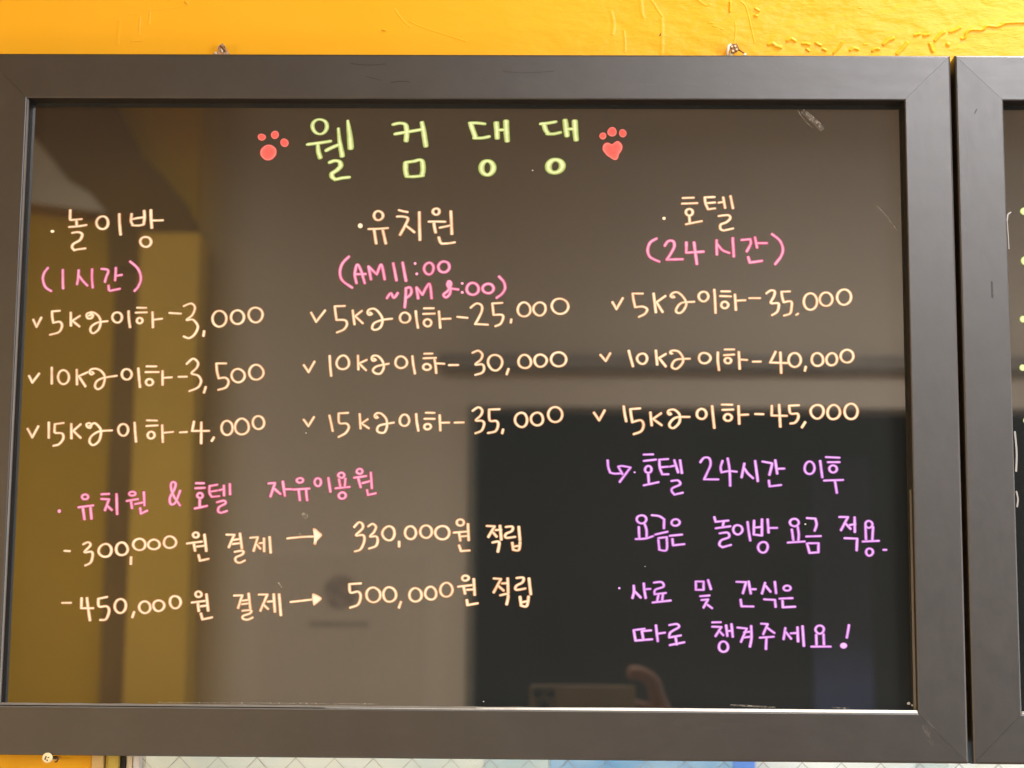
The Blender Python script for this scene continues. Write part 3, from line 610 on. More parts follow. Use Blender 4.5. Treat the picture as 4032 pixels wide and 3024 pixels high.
C239,199 -730,683 -712,671 -735,663 -748,681 -735,706 -695,712 -659,684 -628,628 -642,566 -682,543 -709,556 -693,597 -628,623 -553,633
C239,199 o1.00 -475,675 -461,682 -445,683 -430,676 -419,666 -411,652 -410,636 -415,621 -426,609 -441,603 -456,602 -471,606 -483,617 -489,632 -490,648 -485,663;-366,695 -359,634 -346,561
C239,199 -300,718 -225,719;-305,673 -217,676;o1.00 -289,625 -279,630 -267,631 -256,626 -247,619 -242,609 -242,598 -245,587 -252,578 -263,573 -275,573 -286,578 -294,585 -300,595 -301,606 -297,617;-182,694 -170,562;-156,633 -91,636
C239,199 -35,651 43,643
C239,199 69,726 114,759 154,744 157,698 130,637 106,594 / 206,589
C239,199 317,765 240,760 / 245,714 251,668 / 316,668 326,643 306,597 267,578
C239,199 391,633 387,607
C239,199 o1.00 461,757 479,768 499,769 517,760 531,745 539,725 541,703 535,682 521,666 503,658 484,657 465,664 450,678 442,699 442,720 449,741
C239,199 o1.00 586,759 602,768 621,770 639,764 654,750 660,730 660,710 654,691 642,675 625,665 606,665 589,673 575,687 566,705 565,726 572,745
C239,199 o1.00 735,791 759,800 785,800 808,791 827,776 838,755 840,731 832,708 814,690 791,680 765,679 742,688 724,704 713,725 710,749 718,772
L orange|pale peach 10 kilogram price of 30,000 in the middle column|text_line
C239,199 -1243,258 -1204,202 / -1159,286
C239,199 -1040,333 -1034,249 -1025,173
C239,199 o1.00 -963,323 -947,333 -928,336 -910,328 -897,313 -888,293 -886,271 -892,250 -906,235 -923,228 -941,227 -959,232 -975,245 -984,266 -983,288 -975,308
C239,199 -817,336 -811,225;-748,301 -807,274 / -751,220
C239,199 -693,312 -674,302 -697,294 -708,315 -695,335 -658,332 -622,292 -611,241 -635,195 -675,195 -696,220 -666,251 -574,272
C239,199 o1.00 -503,323 -486,331 -468,331 -452,323 -439,311 -430,296 -428,277 -434,260 -447,247 -463,240 -481,238 -498,244 -512,256 -519,273 -519,291 -514,308;-387,334 -379,268 -364,195
C239,199 -292,354 -230,355;-297,317 -202,321;o1.00 -289,268 -278,272 -266,272 -256,268 -247,262 -242,254 -240,244 -244,235 -253,228 -263,225 -275,224 -286,227 -295,233 -300,242 -300,252 -296,261;-213,314 -203,259 -197,200;-201,277 -136,274
C239,199 -96,264 -26,265
C239,199 88,364 133,380 164,352 154,311 111,270 165,271 180,240 165,205 112,187
C239,199 o1.00 233,338 253,346 274,346 294,339 311,324 321,302 321,277 313,254 299,236 280,224 258,224 239,234 224,251 214,272 210,296 217,320
C239,199 372,236 358,193
C239,199 o1.00 469,338 487,348 507,348 525,339 537,324 546,307 549,287 544,266 530,251 511,244 492,244 474,251 459,264 451,282 450,303 457,322
C239,199 o1.00 595,344 613,351 631,351 648,344 663,332 672,315 672,296 665,279 652,265 636,256 617,254 599,261 586,275 579,292 577,311 582,329
C239,199 o1.00 730,360 752,369 775,370 797,362 814,347 824,328 825,306 818,286 802,269 780,260 757,259 735,267 718,281 708,301 707,323 715,343
L orange|pale peach 15 kilogram price of 35,000 in the middle column|text_line
C239,199 -1233,-177 -1195,-227 / -1153,-156
C239,199 -1032,-142 -1017,-201 -1003,-266
C239,199 -886,-121 -959,-125 / -952,-200 -897,-205 -877,-235 -901,-280 -955,-311
C239,199 -794,-129 -784,-244;-731,-171 -778,-204 / -720,-241
C239,199 -662,-146 -649,-156 -666,-160 -676,-143 -659,-123 -624,-126 -584,-168 -578,-228 -597,-273 -637,-274 -654,-254 -633,-218 -525,-196
C239,199 o1.00 -463,-142 -451,-133 -435,-132 -421,-138 -411,-151 -405,-167 -404,-183 -408,-200 -418,-213 -431,-220 -446,-221 -460,-216 -472,-204 -477,-188 -477,-170 -472,-155;-350,-126 -344,-186 -330,-259
C239,199 -273,-116 -207,-117;-282,-164 -205,-164;o1.00 -274,-209 -265,-205 -255,-205 -245,-207 -237,-213 -233,-221 -232,-229 -236,-237 -243,-243 -252,-247 -262,-248 -272,-245 -280,-240 -284,-232 -284,-223 -281,-215;-165,-135 -158,-256;-149,-195 -90,-193
C239,199 -45,-193 23,-191
C239,199 94,-98 138,-71 168,-93 159,-133 119,-174 169,-178 185,-203 165,-254 118,-276
C239,199 303,-85 223,-88 / 229,-173 279,-178 294,-208 275,-258 217,-273
C239,199 334,-245 327,-275
C239,199 o1.00 446,-124 463,-114 482,-112 501,-120 513,-136 520,-156 521,-177 517,-197 505,-215 487,-225 468,-223 451,-214 437,-200 428,-182 427,-160 433,-140
C239,199 o1.00 571,-121 588,-112 607,-110 624,-117 637,-131 644,-149 646,-168 641,-187 629,-202 611,-210 592,-210 575,-203 561,-190 553,-173 552,-153 558,-135
C239,199 o1.00 708,-77 728,-67 750,-66 770,-74 786,-90 795,-111 796,-133 789,-155 775,-172 755,-182 733,-183 712,-175 697,-159 688,-138 687,-116 694,-95
L orange|pale peach heading at the top of the right column|text_line
C249,199 d 1589,1467 1594,1469 1599,1470 1604,1468 1609,1466 1612,1462 1613,1457 1613,1452 1611,1447 1607,1443 1603,1441 1597,1441 1592,1442 1588,1445 1585,1449 1583,1454 1583,1459 1585,1464
C249,199 1749,1622 1834,1625;1743,1576 1862,1581;o1.00 1783,1528 1793,1532 1804,1533 1814,1529 1822,1522 1826,1512 1826,1502 1823,1492 1816,1484 1806,1479 1795,1478 1784,1483 1777,1490 1772,1499 1772,1510 1775,1520;1798,1472 1803,1415;1773,1408 1897,1434
C249,199 1999,1631 1923,1628 / 1928,1581 1948,1531 / 2003,1538;1938,1581 2003,1586;2034,1585 2064,1590;2069,1628 2084,1542;2127,1639 2146,1540;2033,1476 2108,1483 2123,1457 2093,1426 2047,1405 2047,1369 2072,1358 / 2145,1375
L pink|pink bracketed line under the right heading|text_line
C279,239 1538,1290 1488,1258 1468,1197 1488,1140 1560,1104
C279,239 1604,1233 1629,1269 1669,1270 1679,1228 1649,1166 1618,1120 / 1744,1124
C279,239 1775,1260 1774,1177 / 1910,1186;1835,1260 1857,1085
C279,239 2014,1279 2016,1163;2021,1245 2061,1199 2113,1177;2142,1297 2149,1148
C279,239 2212,1282 2281,1288 / 2284,1252 2252,1190;2318,1303 2334,1221;2338,1257 2411,1257;2263,1143 2276,1099 / 2371,1113
C279,239 2454,1330 2514,1278 2538,1211 2522,1150 2476,1088
L orange|pale peach 5 kilogram price of 35,000 in the right column|text_line
C249,199 1189,775 1221,719 / 1271,808
C249,199 1427,845 1349,845 / 1357,786 1369,735 / 1427,740 1462,720 1447,684 1399,658
C249,199 1514,846 1532,695;1607,826 1537,776 / 1585,697
C249,199 1668,826 1680,816 1657,816 1650,833 1673,854 1708,854 1748,818 1772,767 1752,716 1722,690 1692,700 1697,731 1737,772 1833,781
C249,199 o1.00 1886,855 1899,861 1914,862 1928,858 1939,847 1945,833 1945,818 1940,804 1930,793 1917,785 1902,785 1888,791 1878,801 1871,815 1870,830 1875,844;1993,879 1998,809 2002,692
C249,199 2050,866 2117,866;2040,828 2123,825;o1.00 2058,778 2068,782 2079,783 2089,779 2097,772 2102,763 2102,752 2098,743 2091,735 2081,730 2070,730 2060,734 2052,741 2047,750 2047,760 2051,770;2156,841 2162,716;2173,792 2236,795
C249,199 2270,812 2353,813
C249,199 2404,852 2439,875 2469,868 2463,827 2438,775 2493,773 2500,750 2487,704 2447,677
C249,199 2589,868 2524,865 / 2528,822 2540,781 / 2598,786 2599,730 2587,690 2542,674
C249,199 2650,688 2638,680
C249,199 o1.00 2720,841 2739,852 2759,853 2778,844 2792,826 2801,803 2801,777 2794,753 2780,734 2761,723 2741,722 2722,730 2707,748 2699,771 2699,797 2706,822
C249,199 o1.00 2844,850 2862,859 2882,860 2900,852 2913,838 2921,819 2922,798 2915,778 2902,762 2884,754 2864,753 2846,760 2832,774 2824,793 2824,814 2831,834
C249,199 o1.00 2984,873 3003,883 3025,885 3045,877 3061,861 3069,839 3069,815 3061,793 3046,776 3027,765 3005,763 2985,771 2970,788 2961,810 2961,833 2969,855
L orange|pale peach 10 kilogram price of 40,000 in the right column|text_line
C249,199 1095,352 1137,304 / 1172,365
C249,199 1318,386 1334,323 1351,262
C249,199 o1.00 1400,355 1414,362 1430,364 1445,359 1456,347 1461,332 1461,317 1456,303 1447,290 1433,282 1417,282 1403,289 1392,300 1385,313 1383,329 1389,344
C249,199 1531,389 1541,276;1608,361 1556,329 / 1608,263
C249,199 1646,375 1661,362 1646,368 1646,382 1671,390 1711,380 1740,340 1743,299 1715,259 1685,243 1657,258 1666,294 1701,319 1797,325
C249,199 o1.00 1886,366 1903,372 1920,371 1936,366 1949,356 1958,341 1959,324 1951,309 1938,297 1923,290 1906,289 1889,294 1877,306 1870,321 1869,337 1874,353;2018,377 2017,311 2026,235
C249,199 2073,400 2145,401;2067,354 2144,360;o1.00 2081,330 2090,333 2100,333 2109,330 2116,325 2121,317 2121,308 2118,300 2111,293 2102,290 2092,290 2083,293 2076,298 2072,306 2071,315 2074,323;2182,381 2188,246;2199,320 2246,317
C249,199 2293,304 2353,305
C249,199 2471,384 2428,298 / 2564,294;2508,379 2513,215
C249,199 o1.00 2592,364 2609,373 2628,374 2645,367 2659,352 2666,333 2667,311 2660,290 2647,274 2630,265 2612,264 2594,272 2581,286 2573,306 2573,328 2579,348
C249,199 2706,266 2698,234
C249,199 o1.00 2771,365 2787,374 2806,374 2822,366 2834,352 2841,335 2843,316 2838,296 2825,282 2808,274 2790,274 2773,280 2761,293 2754,311 2754,331 2759,349
C249,199 o1.00 2887,364 2901,373 2918,375 2933,369 2945,355 2951,337 2951,319 2945,301 2934,287 2919,280 2903,278 2887,284 2875,296 2869,314 2869,333 2876,350
C249,199 o1.00 3002,392 3019,401 3039,402 3057,395 3071,382 3078,364 3079,344 3072,326 3059,311 3041,303 3021,302 3003,309 2989,322 2981,340 2981,359 2988,378
L orange|pale peach 15 kilogram price of 45,000 in the right column|text_line
C249,199 1045,-108 1086,-168 / 1129,-89
C249,199 1278,-56 1286,-117 1298,-175
C249,199 1406,-72 1331,-78 / 1336,-126 1346,-181 / 1411,-166 1433,-201 1415,-251 1358,-275
C249,199 1487,-103 1497,-206;1570,-110 1507,-155 / 1574,-203
C249,199 1639,-106 1649,-116 1634,-120 1624,-102 1636,-84 1676,-82 1714,-119 1713,-179 1673,-223 1644,-220 1636,-193 1664,-156 1704,-139 1791,-137
C249,199 o1.00 1866,-81 1879,-74 1893,-73 1907,-79 1917,-90 1923,-104 1924,-119 1919,-134 1909,-146 1896,-152 1881,-152 1868,-147 1857,-137 1851,-123 1851,-107 1856,-92;1970,-50 1977,-133 1986,-223
C249,199 2047,-38 2126,-39;2051,-80 2133,-77;o1.00 2075,-118 2086,-113 2097,-113 2108,-117 2116,-124 2122,-133 2122,-144 2118,-154 2110,-162 2099,-166 2088,-166 2077,-163 2068,-156 2063,-147 2063,-136 2068,-126;2176,-49 2181,-189;2192,-119 2249,-116
C249,199 2307,-111 2368,-112
C249,199 2436,-45 2435,-122 / 2552,-124;2493,-37 2501,-210
C249,199 2647,-40 2572,-44 / 2582,-104 2636,-107 2640,-144 2615,-177 2581,-184
C249,199 2695,-173 2669,-214
C249,199 o1.00 2762,-47 2779,-39 2798,-37 2817,-42 2832,-56 2839,-76 2838,-98 2830,-117 2818,-133 2801,-143 2781,-144 2764,-135 2750,-121 2741,-103 2739,-81 2747,-61
C249,199 o1.00 2892,-48 2908,-38 2927,-36 2944,-44 2958,-59 2966,-79 2967,-102 2959,-123 2945,-138 2928,-146 2910,-148 2892,-143 2878,-128 2871,-107 2872,-84 2879,-64
C249,199 o1.00 3025,-38 3043,-27 3063,-26 3082,-34 3096,-51 3104,-72 3104,-95 3097,-117 3084,-135 3065,-145 3045,-146 3026,-138 3012,-122 3004,-100 3004,-77 3011,-55
L violet|first violet line starting with a bent arrow|text_line
C239,189 1153,-483 1158,-537 1173,-579 / 1207,-587 1257,-585;1235,-532 1267,-527 1331,-538 / 1247,-651;1235,-532 1269,-592
C239,189 d 1356,-569 1360,-568 1363,-568 1366,-569 1369,-570 1372,-572 1373,-575 1372,-578 1371,-580 1368,-582 1365,-584 1362,-584 1358,-583 1356,-582 1354,-579 1353,-577 1353,-574 1354,-571
C239,189 1435,-436 1506,-434;1435,-486 1529,-475;o1.00 1455,-531 1464,-526 1473,-525 1483,-528 1490,-536 1494,-546 1494,-557 1491,-567 1484,-575 1475,-579 1466,-579 1457,-576 1449,-570 1444,-559 1445,-548 1449,-538;1469,-590 1474,-670;1435,-677 1548,-652
C239,189 1623,-470 1556,-475 / 1559,-535 1578,-590 / 1625,-589;1568,-535 1623,-530;1640,-529 1672,-522;1672,-479 1702,-574;1717,-479 1731,-579;1650,-642 1701,-638 1716,-668 1657,-698 1652,-723 1673,-748 / 1736,-733
C239,189 1875,-493 1905,-458 1945,-463 1954,-513 1929,-572 1904,-627 / 2013,-627
C239,189 2048,-482 2033,-532 2040,-572 / 2097,-561 2156,-566;2088,-462 2102,-551 2106,-676
C239,189 2218,-501 2195,-610;2218,-541 2245,-580 2284,-615;2302,-480 2321,-639
C239,189 2359,-485 2433,-498 / 2428,-529 2411,-589;2458,-474 2472,-579;2480,-541 2527,-539;2407,-634 2412,-679 / 2500,-668
C239,189 o1.00 2703,-493 2716,-484 2731,-483 2744,-490 2755,-503 2761,-521 2762,-540 2756,-559 2746,-572 2732,-579 2718,-580 2704,-575 2692,-563 2686,-545 2687,-525 2693,-507;2807,-477 2822,-606
C239,189 2854,-447 2957,-451;2868,-487 2957,-486;o1.00 2889,-517 2900,-512 2911,-512 2922,-516 2931,-523 2935,-533 2936,-543 2932,-554 2924,-562 2913,-567 2901,-567 2891,-563 2883,-555 2878,-546 2877,-535 2881,-525;2836,-631 2982,-625;2920,-636 2933,-727
L violet|second violet line ending in a full stop|text_line
C239,189 o1.00 1395,-917 1408,-913 1422,-912 1436,-915 1447,-924 1453,-935 1453,-947 1448,-959 1439,-968 1425,-974 1411,-974 1397,-969 1387,-961 1380,-950 1379,-938 1384,-926;1395,-1002 1397,-1051 1400,-1091;1439,-977 1454,-1021 1456,-1080;1373,-1096 1444,-1092 1505,-1073
C239,189 1498,-910 1553,-917 1592,-941 / 1590,-1011;1523,-1060 1616,-1038;1547,-1088 1611,-1079 / 1609,-1178 1554,-1178 / 1547,-1104
C239,189 o1.00 1662,-945 1673,-941 1685,-940 1697,-943 1706,-950 1712,-959 1712,-969 1707,-979 1698,-985 1687,-990 1675,-991 1663,-988 1654,-981 1649,-972 1650,-962 1654,-953;1636,-1069 1729,-1059;1655,-1094 1660,-1143 / 1747,-1133
C239,189 1981,-921 1991,-958 / 2089,-948;2053,-956 2046,-993;1993,-1008 2103,-992;2022,-1047 2083,-1042 2093,-1076 2034,-1101 2019,-1136 2043,-1155 / 2107,-1137
C239,189 o1.00 2140,-989 2154,-983 2168,-983 2181,-988 2192,-997 2197,-1010 2198,-1024 2193,-1036 2183,-1047 2171,-1054 2156,-1055 2143,-1049 2133,-1039 2128,-1027 2127,-1013 2131,-1000;2238,-957 2246,-1026 2258,-1102
C239,189 2289,-946 2285,-1055 / 2348,-1062 / 2350,-936;2290,-1001 2349,-995;2394,-936 2400,-1039;2408,-1003 2465,-1002;o1.00 2334,-1121 2347,-1114 2362,-1112 2376,-1116 2387,-1127 2392,-1143 2391,-1159 2386,-1173 2377,-1186 2364,-1193 2349,-1194 2335,-1188 2325,-1177 2319,-1163 2318,-1147 2324,-1132
C239,189 o1.00 2581,-935 2593,-931 2606,-931 2618,-934 2627,-942 2633,-952 2634,-964 2629,-975 2620,-983 2608,-988 2595,-988 2583,-984 2573,-977 2567,-966 2566,-955 2571,-944;2580,-1014 2591,-1097;2626,-993 2633,-1048 2630,-1097;2549,-1115 2677,-1106
C239,189 2699,-924 2763,-928 / 2772,-973 2756,-1022;2692,-1067 2802,-1063;2696,-1121 2715,-1194 / 2783,-1189 / 2784,-1118 / 2706,-1119
C239,189 2950,-914 3016,-914 / 2960,-1016;2998,-966 3034,-1005;3027,-976 3071,-969;3067,-916 3067,-1030;2988,-1078 3084,-1081 / 3078,-1172
C239,189 o1.00 3161,-947 3171,-943 3181,-943 3190,-947 3198,-954 3203,-963 3203,-974 3199,-984 3191,-992 3182,-996 3172,-997 3162,-993 3155,-986 3151,-977 3150,-966 3153,-955;3150,-985 3152,-1088;3208,-989 3201,-1088;3128,-1103 3250,-1097;o1.00 3161,-1162 3171,-1157 3182,-1157 3192,-1161 3200,-1168 3204,-1178 3204,-1188 3199,-1198 3193,-1206 3183,-1211 3172,-1213 3162,-1208 3155,-1200 3151,-1191 3151,-1180 3154,-1170
C239,189 3286,-1166 3306,-1166
L violet|third violet line with a small dot before it|text_line
C239,189 d 1238,-1469 1241,-1467 1245,-1467 1248,-1468 1251,-1470 1253,-1472 1254,-1476 1254,-1479 1252,-1482 1250,-1484 1247,-1486 1243,-1486 1240,-1486 1237,-1484 1235,-1481 1234,-1478 1235,-1474 1236,-1471
C239,189 1355,-1456 1357,-1503 1345,-1552;1365,-1503 1409,-1547;1433,-1439 1438,-1493 1448,-1551;1448,-1483 1482,-1481
C239,189 1512,-1432 1571,-1428 1585,-1462 1522,-1487 1517,-1522 / 1602,-1511;1546,-1526 1536,-1575;1580,-1521 1575,-1565;1502,-1585 1639,-1569
C239,189 1835,-1421 1894,-1421 / 1894,-1482;1835,-1421 1835,-1485 / 1894,-1485;1929,-1409 1951,-1479;1869,-1534 1938,-1528;1879,-1563 1928,-1559 / 1893,-1621;1913,-1592 1959,-1625
C239,189 2149,-1421 2222,-1423 / 2197,-1509;2242,-1418 2258,-1511;2264,-1477 2295,-1477;2179,-1558 2186,-1609 / 2276,-1610
C239,189 2369,-1427 2344,-1510;2374,-1452 2410,-1495;2444,-1419 2453,-1507;2361,-1554 2443,-1558 / 2448,-1612
C239,189 o1.00 2522,-1451 2532,-1448 2542,-1447 2552,-1450 2560,-1455 2564,-1462 2565,-1470 2561,-1477 2554,-1483 2544,-1486 2533,-1486 2523,-1484 2515,-1479 2511,-1472 2511,-1464 2515,-1457;2480,-1548 2578,-1543;2501,-1563 2504,-1614 / 2597,-1609
L violet|fourth violet line ending in an exclamation mark|text_line
C239,189 1438,-1787 1355,-1798 / 1369,-1878 / 1496,-1867;1487,-1799 1418,-1805 / 1428,-1863;1526,-1760 1540,-1882;1545,-1823 1594,-1816
C239,189 1630,-1757 1687,-1749 1702,-1773 1638,-1813 1628,-1852 / 1716,-1836;1677,-1851 1686,-1905;1633,-1910 1743,-1888
C239,189 1961,-1734 2024,-1732;1960,-1767 2029,-1769 / 1984,-1839;2009,-1795 2043,-1831;2066,-1756 2075,-1838;2077,-1800 2102,-1797;2107,-1746 2116,-1843;o1.00 2023,-1887 2036,-1880 2050,-1880 2063,-1886 2072,-1897 2078,-1910 2079,-1925 2075,-1939 2066,-1951 2052,-1957 2038,-1958 2025,-1952 2015,-1942 2010,-1928 2010,-1914 2014,-1899
C239,189 2154,-1772 2224,-1779 / 2179,-1881;2204,-1808 2248,-1803;2204,-1847 2248,-1842;2258,-1759 2260,-1847 2247,-1917
C239,189 2336,-1741 2385,-1744 / 2365,-1788 2350,-1822;2375,-1768 2436,-1811;2326,-1848 2430,-1840;2374,-1851 2370,-1935
C239,189 2521,-1772 2506,-1859;2526,-1806 2564,-1854;2563,-1813 2604,-1810;2614,-1766 2617,-1875;2653,-1758 2661,-1909
C239,189 o1.00 2766,-1757 2777,-1753 2790,-1752 2802,-1756 2811,-1764 2816,-1775 2815,-1787 2811,-1798 2803,-1807 2792,-1813 2779,-1814 2767,-1809 2759,-1800 2753,-1790 2752,-1778 2757,-1766;2757,-1823 2758,-1901;2813,-1818 2815,-1900;2719,-1913 2865,-1912
C239,189 3009,-1746 3001,-1792 2991,-1843;d 2948,-1884 2957,-1880 2968,-1879 2978,-1881 2986,-1886 2993,-1893 2996,-1901 2995,-1910 2990,-1918 2983,-1924 2973,-1928 2963,-1929 2953,-1927 2944,-1922 2938,-1915 2935,-1907 2936,-1898 2940,-1890"""

RIDGES = """R243,140 1504,3309 1537,3265 1560,3221 1598,3166
R270,162 1885,3316 1930,3275 1960,3260 1983,3274
R184,184 2147,3293 2149,3252 2145,3211
R130,130 2232,3299 2271,3264 2293,3194 2320,3065 2346,2949
R184,108 2186,2995,0.6 2180,2960 2180,2937
R140,140 2187,3123 2192,3065 2185,2995
R216,140 1282,3052 1293,2958 1292,2865
R324,108 1590,3157 1595,3029 1591,2854
R162,130 1968,3117 2007,3114
R162,130 2007,3088 2046,3082
R162,130 2068,3068 2096,3059
R216,216 2346,3179 2368,3173
R216,184 2352,3238 2383,3217
R162,130 1784,3269 1818,3266
R324,162 1178,3221 1201,3104 1190,3016
R324,162 1420,3309 1431,3204 1447,3157
R324,270 2456,2932 2487,2941 2520,2918 2556,2908
R270,237 2607,2964 2638,2980 2674,2962
R270,237 2732,2941 2760,2941 2787,2932
R216,184 2762,2895 2784,2879
R248,216 2838,2946 2880,2926
R216,216 2893,2897 2921,2884
R194,184 3057,2955 3027,2910 2982,2862
R270,237 3118,2886 3144,2902 3180,2892
R184,162 3228,2937 3261,2937
R237,194 3294,2879 3316,2896 3349,2896
R270,270 3386,2935 3429,2969 3469,2987
R270,270 3579,2952 3544,2905 3493,2856
R184,162 3189,3245 3217,3242
R227,205 3637,3012 3681,3026
R227,205 3712,3011 3757,3020
R250,227 3881,3043 3842,3013 3803,2967
R284,227 3761,2945 3783,2877
R273,227 3925,3041 3966,3056 4011,3080
R318,318 3902,2940 3912,2932
R216,182 4017,2983 4047,2995 4059,3032 4095,3059 4189,3061 4225,3092 4301,3087 4342,3098 4378,3117 4527,3123
R162,140 -2591,3219 -2594,3155,1.2 -2599,3099,1.8
R140,97 -2581,3212 -2463,3220 -2390,3236 -2283,3254
R140,140 -2670,3155 -2673,3067,1.3 -2677,3005,1.9
R324,162 -2838,3125 -2846,3008 -2848,2926
R216,76 -2736,2949 -2646,2953
R237,216 -2301,3285 -2287,3273
R324,97 -2762,3175 -2688,3184
R181,145 -589,3227 -508,3119 -450,3074
R145,109 -470,3129 -356,3074 -110,2992 3,2954
R217,181 -680,3050 -657,3046"""

# ------------------------------------------------------------------ the wall and its surroundings
ZC = 1.5
ZF = ZC - 0.0010    # centre height of the frames
YW = 0.012          # wall surface; the panel face is y = 0, the frame face y = -0.0136
WIN_L = (-0.25821, 0.01200, 1.21642)[0]
WALL_END = (-0.28263, 0.01200, 1.21620)[0]
XL, XR, YB = -2.6, 2.7, -3.2
WIN_TOP = ZC - 0.262

wall = link("wall", pydata("wall", *(
    [(XL, YW, 0), (WALL_END, YW, 0), (WALL_END, YW, WIN_TOP), (XL, YW, WIN_TOP),
     (2.0, YW, WIN_TOP), (XR, YW, WIN_TOP), (2.0, YW, 0), (XR, YW, 0),
     (XL, YW, 2.8), (WALL_END, YW, 2.8), (2.0, YW, 2.8), (XR, YW, 2.8),
     (WALL_END, YW + 0.14, 0), (WALL_END, YW + 0.14, WIN_TOP), (2.0, YW + 0.14, WIN_TOP), (2.0, YW + 0.14, 0)],
    [(0, 1, 2, 3), (6, 7, 5, 4), (3, 2, 9, 8), (2, 4, 10, 9), (4, 5, 11, 10),
     (1, 12, 13, 2), (2, 13, 14, 4), (4, 14, 15, 6)])), M_YELLOW)
tag(wall, kind="structure")
for ln in RIDGES.split('\n'):
    hd, body = ln[1:].split(' ', 1)
    a, b_ = [float(q) / 10 for q in hd.split(',')]
    k = Ink(YW, 0.0012 if b_ > 17 else 0.0003, 1e-4, SOFT)
    k.add(body, a, b_, 6)
    link("paint_ridge", k.mesh("paint_ridge"), M_YELLOW, wall)
# little brown chip in the paint
k = Ink(YW, 0.0003)
M_CHIP = plain("brown_chip", (0.16, 0.07, 0.02), 0.7)
P0, P1 = (0.15759, 0.01200, 1.80057), (0.15883, 0.01200, 1.80293)
k.ribbon([(P0[0] * 1e4, (P0[2] - 1.5) * 1e4, 1.0), (P1[0] * 1e4, (P1[2] - 1.5) * 1e4, 1.0)], 11, 9)
link("paint_chip", k.mesh("paint_chip"), M_CHIP, wall)

# ------------------------------------------------------------------ framed boards


def profile(depth_front=-0.0136, back=0.0116, w=0.0375):
    """(distance out from the sight edge, y) of a frame moulding"""
    return [(0.0, back), (0.0, depth_front + 0.0010), (0.0003, depth_front + 0.0003), (0.0011, depth_front),
            (w - 0.0016, depth_front + 0.00035), (w - 0.0005, depth_front + 0.0008), (w, depth_front + 0.0018), (w, back)]


def moulding(name, side, ix, iz, m, parent, cx, prof):
    v, f = [], []
    g = 0.00010
    for end in (-1, 1):
        for d, y in prof:
            X, Z = ix + d, iz + d
            if side in 'TB':
                v.append((cx + end * (X - g), y, ZF + (Z if side == 'T' else -Z)))
            else:
                v.append((cx + (X if side == 'R' else -X), y, ZF + end * (Z - g)))
    n = len(prof)
    for i in range(n):
        j = (i + 1) % n
        f.append((i, j, n + j, n + i))
    f.append(tuple(range(n)))
    f.append(tuple(range(2 * n - 1, n - 1, -1)))
    o = link(name, pydata(name, v, f), m, parent)
    o.data.materials.append(M_REVEAL)
    for p in o.data.polygons:
        if all(abs(abs(o.data.vertices[i].co.x - cx) - ix) < 0.0004 or abs(abs(o.data.vertices[i].co.z - ZF) - iz) < 0.0004 for i in p.vertices) and abs(p.normal.y) < 0.3 and len(p.vertices) == 4:
            p.material_index = 1
    return o


def board(label, cx, ix, iz, outer):
    root = empty("framed_board", None, (0, 0, 0))
    tag(root, label, "board", "black writing boards hung side by side")
    for side in 'TBLR':
        moulding("frame_rail" if side in 'TB' else "frame_stile", side, ix, iz,
                 M_FRAME_H if side in 'TB' else M_FRAME_V, root, cx, profile(w=outer))
    link("glass_panel", box_me("glass_panel", cx - ix - 0.004, cx + ix + 0.004, 0.0, 0.0035,
                               ZC - iz - 0.004, ZC + iz + 0.004), M_PANEL, root)
    # pale lip between the panel and the lower rail
    x0, x1 = cx - ix + 0.0002, cx + ix - 0.0002
    zb, zt = ZF - iz + 0.0001, ZF - iz + 0.0021
    v = []
    n = 60
    for i in range(n + 1):
        x = x0 + (x1 - x0) * i / n
        w = 0.00012 * math.sin(i * 1.7) + 0.00008 * math.sin(i * 4.1)
        v += [(x, -0.0130, zb + 0.0004), (x, -0.0105, zt + w), (x, -0.0005, zt + w), (x, -0.0004, zb)]
    f = []
    for i in range(n):
        a = i * 4
        for j in range(4):
            f.append((a + j, a + (j + 1) % 4, a + 4 + (j + 1) % 4, a + 4 + j))
    f += [(0, 1, 2, 3), (4 * n + 3, 4 * n + 2, 4 * n + 1, 4 * n)]
    link("inner_lip", pydata("inner_lip", v, f), M_LIP, root)
    return root


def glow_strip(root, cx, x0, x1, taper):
    # glowing strip added for the bright line on the lip; taper imitates its fade
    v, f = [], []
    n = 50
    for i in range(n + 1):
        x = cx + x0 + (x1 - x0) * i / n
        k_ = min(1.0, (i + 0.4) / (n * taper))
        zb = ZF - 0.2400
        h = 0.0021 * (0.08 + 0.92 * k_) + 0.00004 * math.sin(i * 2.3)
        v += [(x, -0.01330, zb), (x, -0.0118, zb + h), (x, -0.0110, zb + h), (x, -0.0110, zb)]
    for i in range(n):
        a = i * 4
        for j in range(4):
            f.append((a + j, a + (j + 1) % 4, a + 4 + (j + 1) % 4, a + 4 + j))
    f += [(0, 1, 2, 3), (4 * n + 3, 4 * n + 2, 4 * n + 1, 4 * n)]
    return link("lip_glow_strip", pydata("lip_glow_strip", v, f), M_STRIP, root)


board_main = board("black writing board crowded with glowing handwritten price lists under a yellow green title",
                   0.0, 0.3500, 0.2401, 0.0372)
board_side = board("second black board, cut off at the right edge of the picture",
                   0.3905 + 0.0376 + 0.3500, 0.3500, 0.2401, 0.0374)

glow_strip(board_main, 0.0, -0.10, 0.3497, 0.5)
glow_strip(board_side, 0.7783, -0.3497, 0.3497, 0.02)
